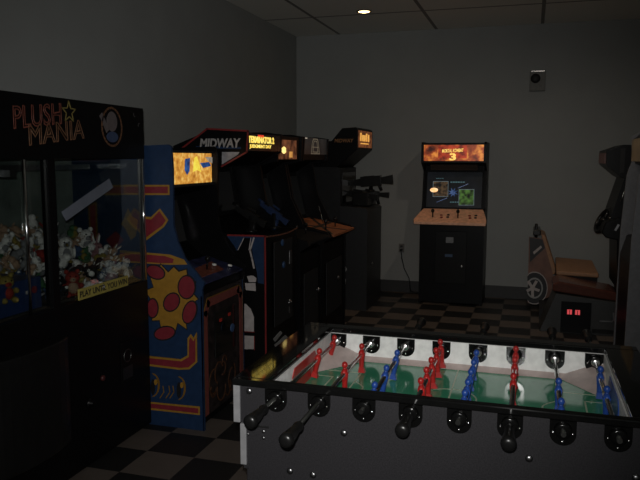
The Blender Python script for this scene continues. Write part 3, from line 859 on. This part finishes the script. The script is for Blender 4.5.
m = MB(rubber); m.box(-1.93, -1.75, 7.52, 7.95, 1.165, 1.32); m.build('gun_mount', e5, .01)
m = MB(steel); m.lathe((-1.715, 7.62, .5), (1, 0, 0), [(0, .02), (.006, .02), (.014, .01)]); m.build('lock', e5)

# ------------------------------------------------------------------ upright against the back wall
KX0, KX1, KY0, KY1 = -1.232, -.496, 8.0, 8.555
mk = thing('upright_arcade_cabinet', ((KX0 + KX1) / 2, 8.35, 0),
           'black upright cabinet with fiery marquee and glowing screen alone against the back wall', 'arcade machine')
pk = [(KY1, 0), (KY0, 0), (KY0, .93), (KY0 - .06, 1.0), (KY0 - .05, 1.05), (KY0 + .12, 1.12), (KY0 + .2, 1.56), (KY0, 1.65), (KY0, 1.862), (KY0 + .03, 1.887), (KY1, 1.887)]
for x in (KX0, KX1 - .025):
    m = MB(black); m.yz(pk, x, x + .025); m.build('side_panel', mk)
ik = [(KY1 - .01, .02), (KY0 + .008, .02), (KY0 + .008, .93), (KY0 + .14, 1.10), (KY0 + .24, 1.61), (KY0 + .015, 1.655), (KY0 + .015, 1.878), (KY1 - .01, 1.878)]
m = MB(black); m.yz(ik, KX0 + .025, KX1 - .025); m.build('cabinet_body', mk)
MY = KY0 + .012
m = MB(glow('fiery_backlit_print', (.03, .004, .003), (.85, .30, .05), .95, 9, (.34, .66), 5, c2=(.30, .05, .012)))
m.box(KX0 + .03, KX1 - .03, MY - .004, MY + .01, 1.672, 1.855)
m.use(glow('red_plaque_print', (.12, .01, .004), (.50, .05, .015), .9, 18)).box(KX0 + .195, KX0 + .52, MY - .006, MY - .004, 1.70, 1.848)
mq_m = m.build('marquee', mk)
lettering('lettering', 'MORTAL KOMBAT', (KX0 + .24, MY - .007, 1.765), (1, 0, .04), (0, 0, 1), .24, .04, glow('gold_letters', (.95, .5, .08), (1., .75, .2), 1.1, 40), mq_m, .002, bold=.03)
lettering('lettering', '3', (KX0 + .325, MY - .007, 1.678), (1, 0, 0), (0, 0, 1), .075, .082, MATS['gold_letters'], mq_m, .003, bold=.04)
m = MB(black)
for z in (1.662, 1.865): m.box(KX0 + .02, KX1 - .02, KY0 - .004, KY0 + .014, z - .01, z + .01)
m.build('marquee_frame', mk)
m = MB(mat('bezel_strip', (.03, .028, .027), .4)); m.prism([(KX0 + .1, KY0 + .10, 1.565), (KX1 - .1, KY0 + .10, 1.565), (KX1 - .1, KY0 + .06, 1.63), (KX0 + .1, KY0 + .06, 1.63)], (0, .01, .006)); m.build('speaker_grille', mk)
# screen leaning back: plane through (y0,z0)-(y1,z1)
sy = lambda z: KY0 + .125 + (z - 1.12) * .2
m = MB(glow('lit_screen', (.001, .0015, .002), (.003, .004, .006), 1., 6))
m.prism([(KX0 + .05, sy(1.13), 1.13), (KX1 - .05, sy(1.13), 1.13), (KX1 - .05, sy(1.54), 1.54), (KX0 + .05, sy(1.54), 1.54)], (0, .008, 0))
E_IMG = {'a': glow('screen_picture_a', (.004, .004, .004), (.10, .06, .03), .8, 26), 'b': glow('screen_picture_b', (.004, .006, .003), (.07, .16, .03), .8, 20),
         'line': glow('screen_frame_glow', (.10, .13, .14), (.13, .17, .18), .7, 20), 'hot': glow('screen_fire_glow', (1., .45, .15), (1., .7, .4), 1.3, 20),
         'blue': glow('screen_blue_glow', (.01, .03, .10), (.07, .12, .26), .8, 40), 'cyan': glow('screen_cyan_glow', (.04, .09, .10), (.05, .12, .13), .8, 20)}


def S(px, py):
    p = P(px, py, 1, KY0 + .16)
    return Vector((p.x, sy(p.z) - .001, p.z))


def srect(mt, x0, y0, x1, y1, off=0.):
    m.use(E_IMG[mt]).prism([S(x0, y1) + Vector((0, -off, 0)), S(x1, y1) + Vector((0, -off, 0)), S(x1, y0) + Vector((0, -off, 0)), S(x0, y0) + Vector((0, -off, 0))], (0, -.001, 0))


srect('a', 433, 181.5, 448, 196.5); srect('b', 459, 189.5, 474, 205)
for x0, y0, x1, y1 in ((433, 181.5, 448, 196.5), (459, 189.5, 474, 205)):
    m.use(E_IMG['line']).line3([S(x0, y0), S(x1, y0), S(x1, y1), S(x0, y1)], (0, -1, 0), .006, .002, True)
m.use(E_IMG['hot']).prism([S(434 + 4 * cos(k * pi / 8), 190 + 2.2 * sin(k * pi / 8)) + Vector((0, -.002, 0)) for k in range(16)], (0, -.002, 0))
m.use(E_IMG['blue']).prism([S(453 + (5.5 if k % 2 else 2.2) * cos(k * pi / 8), 192.5 + (5 if k % 2 else 2) * sin(k * pi / 8)) for k in range(16)], (0, -.001, 0))
m.line3([S(447, 198), S(437, 202)], (0, -1, 0), .006, .001); m.line3([S(458, 188), S(468, 184)], (0, -1, 0), .006, .001)
m.use(E_IMG['cyan'])
for k in range(6): m.line3([S(450.5 + 2.5 * k, 182.2), S(451.8 + 2.5 * k, 182.2)], (0, -1, 0), .014, .001)
for k in range(4): m.line3([S(450.5 + 2.3 * k, 202), S(451.6 + 2.3 * k, 202)], (0, -1, 0), .012, .001)
for k in range(4): m.line3([S(436 + 2 * k, 178.5), S(437 + 2 * k, 178.5)], (0, -1, 0), .008, .001)
m.build('screen', mk)
# flared control panel
m = MB(mat('copper_deck_print', (.85, .46, .30), .5, var=.2, scale=25)); cpn = [(KX0 - .04, KY0 - .15), (KX0 - .045, KY0 - .19), (KX0 - .03, KY0 - .25), (KX1 + .03, KY0 - .25), (KX1 + .035, KY0 - .19), (KX1 + .03, KY0 - .14), (KX1 - .02, KY0 + .11), (KX0 + .02, KY0 + .11)]


def tilt(pts, z0, dz): return [(x, y, z0 + (y - KY0 + .25) * dz) for x, y in pts]


m.prism(tilt(cpn, .955, .36), (0, 0, .03)); m.build('control_panel', mk, .006)
for x in (KX0 + .165, KX0 + .45):
    z = 1.02; m = MB(rubber); m.cyl((x, KY0 - .12, z), (x, KY0 - .13, z + .07), .008); m.ell((x, KY0 - .13, z + .085), (.02, .02, .024)); m.build('joystick', mk)
rb = mat('red_button', (.22, .01, .01), .3)
for i, (x, y) in enumerate([(KX0 + a, KY0 + b) for a, b in ((.265, -.13), (.255, -.07), (.335, -.12), (.335, -.06), (.585, -.13), (.575, -.07), (.645, -.12), (.645, -.06))]):
    z = .985 + (y - KY0 + .25) * .36; m = MB(rb if i % 4 < 2 else dk_art); m.lathe((x, y, z), (0, -.3, 1), [(0, .016), (.008, .016), (.011, .01)], 10); m.build('push_button', mk)
m = MB(mat('coin_door_black', (.006, .006, .006), .4, spec=.2)); m.box(KX0 + .185, KX0 + .545, KY0 - .006, KY0 + .008, .25, .86); door = m.build('coin_door', mk, .003)
q0, q1 = P(446, 237, 1, KY0), P(453.5, 243, 1, KY0)
m = MB(grey_plastic); m.box(q0.x, q1.x, KY0 - .012, KY0 - .006, q1.z, q0.z); m.build('coin_plate', door, .002)
q0, q1 = P(445, 254, 1, KY0), P(452.5, 257, 1, KY0)
m = MB(mat('blue_label', (.04, .08, .16), .4)); m.box(q0.x, q1.x, KY0 - .009, KY0 - .006, q1.z, q0.z); m.build('coin_label', door)
q = P(461.5, 266.5, 1, KY0); m = MB(steel); m.lathe((q.x, KY0 - .006, q.z), (0, -1, 0), [(0, .02), (.006, .02), (.014, .01)]); m.build('lock', door)

# outlet with the power cord, and the wall unit
q = P(401.5, 248, 1, WY)
ot = thing('wall_outlet', (q.x, WY, q.z), 'dark wall outlet low on the back wall, left of the lone upright cabinet', 'outlet')
m = MB(mat('outlet_plate', (.14, .13, .12), .5)); m.box(q.x - .035, q.x + .035, WY - .006, WY, q.z - .055, q.z + .055); m.build('cover_plate', ot, .002)
m = MB(dk_art); m.box(q.x - .016, q.x + .016, WY - .009, WY - .006, q.z + .008, q.z + .036); m.box(q.x - .016, q.x + .016, WY - .009, WY - .006, q.z - .036, q.z - .008); m.build('socket', ot)
m = MB(rubber); m.box(q.x - .014, q.x + .014, WY - .04, WY - .009, q.z - .034, q.z - .008)
e_ = P(410.5, 283, 1, WY - .03)
cpts = [(q.x, WY - .03, q.z - .03), (q.x + .012, WY - .035, q.z - .13), (q.x + .045, WY - .03, q.z - .26), (e_.x - .02, WY - .03, e_.z + .06), (e_.x, WY - .03, .02), (e_.x + .12, WY - .04, .008), (KX0 - .03, WY - .05, .008)]
m.tube(cpts, .006)
tag(m.build('power_cord'), 'black power cord hanging from the outlet to the floor behind the lone upright', 'cord')
a, b = P(530, 71, 1, WY), P(545, 91, 1, WY)
sp = thing('wall_alarm', ((a.x + b.x) / 2, WY, b.z), 'small grey wall box with a dark round lens high on the back wall', 'wall fixture')
m = MB(mat('wall_unit_plastic', (.2, .2, .19), .6, spec=.2)); m.box(a.x, b.x, WY - .05, WY, b.z, a.z); m.build('housing', sp, .004)
c = P(535.5, 78, 1, WY); m = MB(mat('lens_smoke', (.02, .02, .02), .5, spec=.2)); m.lathe((c.x, WY - .05, c.z - .01), (0, -1, 0), [(0, .055), (.014, .053), (.024, .035), (.026, .01)]); m.build('lens', sp)
m = MB(mat('pale_highlight', (.75, .75, .78), .2, .5)); m.box(a.x + .012, b.x - .012, WY - .058, WY - .05, a.z - .018, a.z - .004); m.build('top_highlight', sp)  # bright highlight along the top, built as a pale strip

# ------------------------------------------------------------------ sit-down driving game on the right
rc = thing('driving_game', (.5, 7.6, 0), 'sit-down driving game with brown seat, wheel print and red-lit coin slots', 'arcade machine')
maroon = mat('maroon_gloss', (.10, .035, .025), .2)
seat_y = 7.98
SPX = [(529, 237), (543, 239), (553, 274), (552, 296), (541, 300), (527.5, 303)]
m = MB(mat('rust_side_print', (.17, .08, .055), .5, var=.3, scale=8)); m.prism([P(a, b, 1, seat_y) for a, b in SPX], (0, .03, 0))
m.use(dk_art).decal([(529.5, 237.5), (542.5, 239.5), (545, 248), (530, 262)], 1, seat_y, NF, .002)
m.use(pale_art).decal([(533, 252), (541, 245.5), (542, 247.5), (534, 254.5)], 1, seat_y, NF, .003)
wc = (534.5, 288)


def disc(r0, mt, th, cxx=0, cyy=0, n=22):
    m.use(mt).decal([(max(wc[0] + cxx + r0 * .80 * cos(2 * pi * k / n), 527.4), wc[1] + cyy + r0 * sin(2 * pi * k / n)) for k in range(n)], 1, seat_y, NF, th)


disc(16.5, pale_art, .003); disc(15.5, dk_art, .004); disc(10.5, grey_plastic, .005); disc(8.8, dk_art, .006)
for k in range(5):
    a = 2 * pi * k / 5 + .3
    m.use(pale_art).line([(wc[0] - 2, wc[1]), (max(wc[0] - 2 + 6.5 * cos(a), 527.5), wc[1] + 8 * sin(a))], 1, seat_y, NF, .03, .008)
disc(3.0, pale_art, .009, -2)
m.build('seat_side_panel', rc)
seatm = mat('tan_vinyl', (.36, .19, .10), .55)
a = P(541, 234, 1, seat_y + .05); b = P(552, 274, 1, seat_y + .05)
m = MB(seatm); m.prism([(a.x, seat_y + .04, a.z), (a.x + .05, seat_y + .04, a.z - .02), (b.x + .06, seat_y + .04, b.z), (b.x - .02, seat_y + .04, b.z)], (0, .55, 0)); m.build('seat_back', rc, .012)
m = MB(rubber); q = P(536, 234, 1, seat_y + .1); m.cyl((q.x, seat_y + .1, q.z - .05), (q.x, seat_y + .1, q.z + .12), .016); m.box(q.x - .03, q.x + .05, seat_y + .04, seat_y + .5, q.z - .01, q.z + .05); m.build('head_rest', rc, .01)
m = MB(seatm); m.prism([(.285, 7.50, .49), (.70, 7.50, .48), (.70, 8.35, .50), (.30, 8.35, .52)], (0, 0, .045)); m.build('seat_cushion', rc, .012)
m = MB(black); m.box(.29, .69, 7.52, 8.33, .40, .485); m.build('seat_pan', rc)
m = MB(maroon); m.xz([(.24, .40), (.86, .33), (.86, .39), (.80, .425), (.30, .50), (.24, .47)], 7.04, 7.50); m.build('body_cowl', rc, .015)
m = MB(mat('console_laminate', (.035, .037, .037), .45)); m.prism([(.13, 7.0, 0), (.85, 7.0, 0), (.83, 7.0, .33), (.27, 7.0, .385)], (0, .5, 0)); m.build('console', rc, .004)
m = MB(charcoal); m.box(.13, .85, 7.5, 8.5, .0, .12); m.build('floor_platform', rc)
m = MB(black); m.box(.325, .60, 6.99, 7.0, .0 + .01, .315); door = m.build('coin_door', rc, .002)
for px, py in ((569.5, 312), (577.5, 312.5)):
    q = P(px, py, 1, 6.99); m = MB(mat('coin_red_lamp', (.85, .09, .10), .3, emit=.55)); m.box(q.x - .022, q.x + .022, 6.984, 6.99, q.z - .022, q.z + .024)
    m.use(dk_art).box(q.x - .003, q.x + .003, 6.982, 6.984, q.z - .02, q.z + .02); m.build('coin_button', door)
m = MB(rubber); a = P(592, 329, 1, 6.99); b = P(613, 346, 1, 6.99); m.box(a.x, b.x, 6.988, 7.0, .02, a.z); m.build('speaker_grille', rc)
m = MB(steel); m.line([(600, 321), (612, 321.5), (613.5, 320), (613.5, 313)], 1, 6.995, NF, .012, .006); m.build('edge_strip', rc)
# monitor tower with hood, facing left
ty0, ty1 = 7.02, 7.72
m = MB(black); hd = [(.665, 1.775), (.81, 1.83), (1.25, 1.83), (1.25, 1.50), (.86, 1.50), (.80, 1.53), (.672, 1.64)]
m.xz(hd, ty0, ty1)
m.use(charcoal).box(.79, .83, ty0 - .003, ty0, 1.57, 1.80)
m.build('hood', rc, .006)
m = MB(mat('dim_pink_print', (.05, .022, .018), .5, emit=.2)); m.box(.657, .669, ty0 + .04, ty1 - .06, 1.655, 1.755); m.build('marquee', rc)
m = MB(black); m.xz([(.84, 1.52), (1.25, 1.52), (1.25, .0), (.87, .0), (.87, .5), (.80, .92), (.74, 1.16)], ty0 + .03, ty1 - .03); m.build('tower', rc)
m = MB(chrome); m.tube([(.845, ty0 + .02, 1.40), (.815, ty0 + .02, 1.30)], .006); m.build('edge_strip', rc)  # chrome sliver standing in for the highlight on the tower neck
m = MB(black); m.xz([(.66, 1.0), (.69, 1.10), (.80, 1.15), (.95, 1.12), (.95, .50), (.82, .45), (.80, .93), (.70, .95)], ty0, ty1); dash = m.build('dashboard', rc, .01)
wcn, wnn = Vector((.70, 7.30, 1.09)), Vector((-.85, -.25, .45)).normalized()
m = MB(rubber); m.ring(wcn, wnn, .125, .022); m.cyl(wcn, wcn - wnn * .10, .03)
for k in range(3):
    a = k * 2 * pi / 3 + .5; u_ = wnn.orthogonal().normalized(); v_ = wnn.cross(u_)
    m.cyl(wcn, wcn + (u_ * cos(a) + v_ * sin(a)) * .125, .016)
m.ell(wcn, .035)
m.build('steering_wheel', dash)
m = MB(steel); q = P(617, 227.5, 1, ty0); m.line([(615.5, 230), (618.5, 225)], 1, ty0 - .001, NF, .02, .006); m.build('start_button', rc)

# nearer grey-sided cabinet cut by the right edge of the photo
gy = 5.6
gc = thing('upright_arcade_cabinet', (1.25, gy + .35, 0), 'grey-sided upright arcade cabinet cut off by the right edge of the photo', 'arcade machine')
gside = mat('grey_side_laminate', (.17, .17, .18), .45)
a = P(638, 178, 1, gy); b = P(631.5, 240, 1, gy); c_ = P(624.5, 345, 1, gy)
pg = [(1.72, 0), (c_.x, 0), (c_.x, .3), (b.x, b.z), (a.x + .005, a.z), (a.x + .02, 1.62), (.80, 1.68), (.785, 1.88), (.85, 1.92), (1.72, 1.92)]
m = MB(gside); m.xz(pg, gy, gy + .025); m.build('side_panel', gc)
m = MB(gside); m.xz(pg, gy + .675, gy + .70); m.build('side_panel', gc)
pi_ = [(1.71, .02), (c_.x + .012, .02), (c_.x + .012, .9), (b.x + .05, 1.06), (1.0, 1.12), (1.1, 1.55), (.82, 1.66), (.80, 1.86), (.85, 1.905), (1.71, 1.905)]
m = MB(black); m.xz(pi_, gy + .025, gy + .675); m.build('cabinet_body', gc)
m = MB(glow('amber_dim_print', (.01, .006, .002), (.05, .028, .01), .8, 12)); m.box(.788, .80, gy + .05, gy + .65, 1.68, 1.86); m.build('marquee', gc)
m = MB(gloss); m.prism([(1.0, gy + .08, 1.16), (1.0, gy + .62, 1.16), (1.085, gy + .62, 1.5), (1.085, gy + .08, 1.5)], (-.008, 0, 0)); m.build('screen', gc)

# ------------------------------------------------------------------ football table
X0 = -.7972; SPG = .1524; RZ = .8967
TN, TF = 2.085, 2.945          # outer near and far faces
TL, TR = -.957, .429
IL, IR, IN, IF = -.835, .307, 2.112, 2.884
RIM = .950; PZ = .815
ft = thing('foosball_table', ((TL + TR) / 2, (TN + TF) / 2, 0), 'black foosball table with green pitch, red and blue players, in the foreground', 'foosball table')
body = mat('speckled_charcoal_laminate', (.029, .028, .031), .5, var=.3, scale=220, spec=.25)
SB = [(TL + .012, RIM - .024), (TL + .012, .80), (TL + .034, .795), (TL + .037, .648), (TL + .14, .55), (TR - .14, .55), (TR - .037, .648), (TR - .034, .795), (TR - .012, .80), (TR - .012, RIM - .024)]
m = MB(body); m.xz(SB, TN + .012, IN); m.build('side_board', ft)
m = MB(body); m.xz(SB, IF, TF - .012); m.build('side_board', ft)
m = MB(body); m.box(TL + .02, IL, IN, IF, .645, RIM - .024); m.build('end_board', ft)
m = MB(body); m.box(IR, TR - .02, IN, IF, .645, RIM - .024); m.build('end_board', ft)
# corner strips, stepped as in the photo
m = MB(white_plastic); m.use(mat('grey_corner_strip', (.27, .27, .28), .5)); m.box(TL + .004, TL + .028, TN + .004, TN + .03, .795, RIM - .022); m.build('corner_strip', ft, .002)
m = MB(MATS['grey_corner_strip']); m.box(TL + .028, TL + .05, TN + .004, TN + .03, .645, .792); m.build('corner_strip', ft, .002)
m = MB(MATS['grey_corner_strip']); m.box(TR - .03, TR - .006, TN + .004, TN + .03, .645, RIM - .022); m.build('corner_strip', ft, .002)
railm = mat('rail_gloss_black', (.006, .006, .006), .05, spec=.45)
m = MB(railm); m.box(TL, TR, TN, IN + .004, RIM - .024, RIM); m.build('top_rail', ft, .005)
m = MB(railm); m.box(TL, TR, IF - .004, TF, RIM - .024, RIM); m.build('top_rail', ft, .005)
m = MB(railm); m.box(TL, IL, IN + .004, IF - .004, RIM - .024, RIM); m.build('end_rail', ft, .003)
m = MB(railm); m.box(IR, TR, IN + .004, IF - .004, RIM - .024, RIM); m.build('end_rail', ft, .003)
# pitch
green = mat('pitch_green', (.05, .31, .17), .1, var=.1, scale=5, spec=.5)
linem = mat('pitch_line', (.45, .55, .38), .3)
m = MB(green); m.box(IL, IR, IN, IF, PZ - .02, PZ)
m.use(linem); MX = (IL + IR) / 2; MYY = (IN + IF) / 2; up = (0, 0, 1)
m.line3([(MX, IN, PZ), (MX, IF, PZ)], up, .006, .0006)
m.line3([(MX + .1 * cos(k * pi / 16), MYY + .1 * sin(k * pi / 16), PZ) for k in range(32)], up, .006, .0006, True)
for sx, xe in ((1, IL), (-1, IR)):
    m.line3([(xe, MYY - .19, PZ), (xe + sx * .19, MYY - .19, PZ), (xe + sx * .19, MYY + .19, PZ), (xe, MYY + .19, PZ)], up, .006, .0006)
    m.line3([(xe, MYY - .11, PZ), (xe + sx * .09, MYY - .11, PZ), (xe + sx * .09, MYY + .11, PZ), (xe, MYY + .11, PZ)], up, .006, .0006)
    m.line3([(xe + sx * (.19 + .05 * sin(k * pi / 10)), MYY - .08 + .016 * k, PZ) for k in range(11)], up, .006, .0006)
m.build('pitch', ft)
m = MB(body); m.box(TL + .03, TR - .03, TN + .03, TF - .03, .62, .66); m.build('bottom_board', ft)
# white lining with ramps
redp = mat('player_red', (.42, .020, .018), .3); bluep = mat('player_blue', (.022, .075, .34), .3)
lin = mat('white_lining', (.88, .88, .86), .4)
ramp = mat('shaded_white_ramp', (.56, .46, .43), .3)  # white ramps, their pinkish shade put into the colour
m = MB(lin); m.box(IL, IR, IF - .006, IF, PZ, RIM - .024); m.build('wall_lining', ft)
m = MB(lin); m.box(IL, IR, IN, IN + .006, PZ, RIM - .024); m.build('wall_lining', ft)
for xa, xb in ((IL, IL + .006), (IR - .006, IR)):
    m = MB(lin); m.box(xa, xb, IN + .006, IF - .006, PZ, RIM - .024); m.build('wall_lining', ft)
    xg = xb if xa == IL else xa - .003
    m = MB(redp if xa == IL else bluep); m.yz([(MYY - .15, PZ), (MYY - .15, PZ + .07), (MYY - .125, PZ + .098), (MYY + .125, PZ + .098), (MYY + .15, PZ + .07), (MYY + .15, PZ)], xg, xg + .003); m.build('goal', ft)
m = MB(ramp)
for ya, yb in ((IF - .006, -1), (IN + .006, 1)):
    m.prism([(IL + .006, ya, PZ), (IL + .006, ya, PZ + .018), (IL + .006, ya + yb * .03, PZ + .0005)], (IR - IL - .012, 0, 0))
for cx_, sx in ((IL + .006, 1), (IR - .006, -1)):
    for cy_, sy_ in ((IN + .006, 1), (IF - .006, -1)):
        A_ = Vector((cx_, cy_, PZ)); B_ = Vector((cx_ + sx * .18, cy_, PZ + .0008)); C_ = Vector((cx_, cy_ + sy_ * .24, PZ + .0008)); D_ = Vector((cx_, cy_, PZ + .078))
        m.add([A_, B_, C_, D_], [(0, 1, 2), (0, 3, 1), (0, 2, 3), (1, 3, 2)] if sx * sy_ > 0 else [(0, 2, 1), (0, 1, 3), (0, 3, 2), (1, 2, 3)])
m.build('ramp', ft)
# legs
for lx, ly in ((TL + .1, TN + .09), (TR - .1, TN + .09), (TL + .1, TF - .09), (TR - .1, TF - .09)):
    m = MB(body); m.prism([(lx - .06, ly - .06, .64), (lx + .06, ly - .06, .64), (lx + .06, ly + .06, .64), (lx - .06, ly + .06, .64)], (0, 0, -.62)); m.use(rubber).cyl((lx, ly, 0), (lx, ly, .03), .04); m.build('leg', ft, .004)
# carriage bolts and plate on the near side
bolt0 = MB(steel); bolt0.lathe((0, 0, 0), (0, -1, 0), [(0, .012), (.003, .0115), (.006, .007), (.007, .002)], 14)
first = None
for px, py in ((249, 391), (248, 434), (263.5, 431.5), (263.5, 438), (344, 433), (290, 471), (313, 475), (529, 458.5), (636, 478)):
    q = P(px, py, 1, TN + .012); sc = .55 if 245 < px < 265 and py > 430 else 1.
    if first is None:
        first = bolt0.build('bolt', origin=(0, 0, 0)); first.parent = ft; first.location = q - WORLD[ft]; o = first
    else:
        o = child_copy(first, ft, q)
    o.scale = (sc, sc, sc)
m = MB(steel); m.decal([(252, 424.5), (269, 426.5), (269, 428.5), (252, 426.5)], 1, TN + .012, NF, .002); m.build('maker_plate', ft)

# bearings: flange mesh once, screws as sub-parts
flange = MB(bearing_m)
pf_ = [(-.038, .028), (-.038, -.012)] + [(-.038 * cos(k * pi / 10), -.012 - .036 * sin(k * pi / 10)) for k in range(1, 10)] + [(.038, -.012), (.038, .028)]
flange.prism([(x, 0, z) for x, z in pf_], (0, -.010, 0)); flange.lathe((0, -.010, 0), (0, -1, 0), [(0, .026), (.012, .024), (.014, .019)], 18)
fl_o = None; sc_o = None
screw = MB(chrome); screw.ell((0, 0, 0), (.0042, .0035, .0042), 8, 6)
def bearing(x, y, flip):
    global fl_o, sc_o
    loc = Vector((x, y, RZ))
    if fl_o is None:
        fl_o = flange.build('bearing', origin=(0, 0, 0)); fl_o.parent = ft; fl_o.location = loc - WORLD[ft]; WORLD[fl_o] = loc; o = fl_o
    else:
        o = child_copy(fl_o, ft, loc)
    for dx, dz in ((-.028, -.010), (.028, -.010), (0, -.036)):
        w_ = loc + Vector((dx, -.010, dz))
        if sc_o is None:
            sc_o = screw.build('screw', origin=(0, 0, 0)); sc_o.parent = o; sc_o.location = w_ - loc; WORLD[sc_o] = w_
        else:
            child_copy(sc_o, o, w_)


for i in range(8):
    bearing(X0 + SPG * i, TN + .012, False)
    bearing(X0 + SPG * i, IF - .006, True)



def player_mesh(mt):
    b = MB(mt)
    b.ell((0, 0, .032), (.0115, .0115, .013), 12, 8)                        # head
    b.cyl((0, 0, .012), (0, 0, .024), .007, .006, 10)                     # neck
    b.ell((0, 0, .004), (.0125, .0215, .016), 12, 8)                         # shoulders round the rod
    b.cyl((0, -.015, 0), (0, .015, 0), .0115, seg=14)
    for s in (-1, 1): b.ell((0, .0185 * s, -.010), (.0075, .006, .017), 8, 6)   # arms
    b.lathe((0, 0, 0), (0, 0, -1), [(-.004, .014), (.018, .012), (.030, .0105), (.05, .010), (.066, .009)], 12)
    b.add([(-.012, -.012, -.078), (.016, -.012, -.078), (.016, .012, -.078), (-.012, .012, -.078), (-.009, -.009, -.055), (.008, -.009, -.055), (.008, .009, -.055), (-.009, .009, -.055)],
          [(0, 3, 2, 1), (4, 5, 6, 7), (0, 1, 5, 4), (1, 2, 6, 5), (2, 3, 7, 6), (3, 0, 4, 7)])
    return b


pl_o = {}
hand = MB(rubber)
hand.lathe((0, 0, 0), (0, -1, 0), [(0, .013), (.012, .016), (.02, .016), (.03, .0135), (.075, .0185), (.10, .0195), (.108, .022), (.122, .022), (.128, .017), (.130, .008)], 18)
hd_o = None
bright_steel = mat('bright_steel', (.7, .7, .7), .3, 1.)
rods = [  # team, player y's, start of the handle or None, tilt of the men
    ('red', [2.57, 2.79], 1.99, .2), ('red', [2.42, 2.69], 1.89, 0.), ('blue', [2.23, 2.43, 2.64], None, .15), ('red', [2.32, 2.45, 2.58, 2.72, 2.855], 2.06, -.1),
    ('blue', [2.24, 2.355, 2.475, 2.60, 2.735], None, .1), ('red', [2.47, 2.68, 2.84], 2.055, 0.), ('blue', [2.25, 2.46], None, 0.), ('blue', [2.42, 2.65], None, 0.)]
for i, (team, ys, hy, tl) in enumerate(rods):
    x = X0 + SPG * i
    far_end = IF + (.02 if hy else .30)
    near_end = (hy - .02) if hy else TN - .035
    far_end = 3.03 if hy else 3.2
    rl = Vector((x, (near_end + far_end) / 2, RZ))
    rm = MB(chrome); rm.cyl((x, near_end, RZ), (x, far_end, RZ), .0078, seg=16)
    ro = rm.build('rod', origin=rl); ro.parent = ft; ro.location = rl - WORLD[ft]; WORLD[ro] = rl
    for y in ys:
        rot = (0, tl, 0)
        if team not in pl_o:
            o = player_mesh(redp if team == 'red' else bluep).build('player', origin=(0, 0, 0)); pl_o[team] = o
            o.parent = ro; o.location = Vector((x, y, RZ)) - rl; o.rotation_euler = rot
        else:
            child_copy(pl_o[team], ro, (x, y, RZ), rot)
    # rubber bumpers and chrome collars
    for yb in (IN + .03, IF - .034):
        if min(abs(yb - y) for y in ys) < .045: continue
        b = MB(rubber if yb < 2.5 else bright_steel); b.lathe((x, yb - .012, RZ), (0, 1, 0), [(0, .010), (.003, .016), (.021, .016), (.024, .010)], 14); b.build('bumper', ro)
    hy_ = hy if hy else None
    if hy_:
        w_ = Vector((x, hy_, RZ))
        if hd_o is None:
            hd_o = hand.build('handle', origin=(0, 0, 0)); hd_o.parent = ro; hd_o.location = w_ - rl
        else:
            child_copy(hd_o, ro, w_)
    else:
        w_ = Vector((x, far_end, RZ))
        o = child_copy(hd_o, ro, w_, (0, 0, pi)) if hd_o else None

# ------------------------------------------------------------------ camera and light
cam = bpy.data.cameras.new('camera'); co = bpy.data.objects.new('camera', cam); COL.objects.link(co)
co.matrix_world = Matrix.Translation(CAM) @ Matrix((( _r2.x, _u2.x, -_fw.x), (_r2.y, _u2.y, -_fw.y), (_r2.z, _u2.z, -_fw.z))).to_4x4()
cam.sensor_fit = 'HORIZONTAL'; cam.sensor_width = 36; cam.lens = 36 * F / 640
cam.clip_start = .05
SC.camera = co

# the little on-camera flash that lit the photo, the warm downlight, and a fill added behind the camera to brighten the room
lamp('camera_flash', 'SPOT', (-.03, .02, CAMH + .055), 165, (1, .98, .95), .012, _fw + Vector((-.05, 0, -.02)), 75, .9)
lamp('downlight_lamp', 'SPOT', (-1.763, 7.314, CZ - .03), 16, (1, .60, .32), .05, (.25, -.1, -1), 100, 1.)
lamp('downlight_lamp', 'SPOT', (.05, 6.1, CZ - .03), 30, (1, .88, .74), .05, (0, .25, -1), 150, 1.)
lamp('rear_fill_light', 'POINT', (.4, -1.6, 2.2), 12, (.95, 1, .95), .3)  # unseen fill lamp, added to lift ceiling and walls

w = bpy.data.worlds.new('world'); SC.world = w; w.use_nodes = True
w.node_tree.nodes['Background'].inputs['Color'].default_value = (.6, .6, .65, 1)
w.node_tree.nodes['Background'].inputs['Strength'].default_value = 0.0
vs = SC.view_settings
vs.view_transform = 'Standard'; vs.look = 'None'; vs.exposure = 0; vs.gamma = 1; vs.use_curve_mapping = False
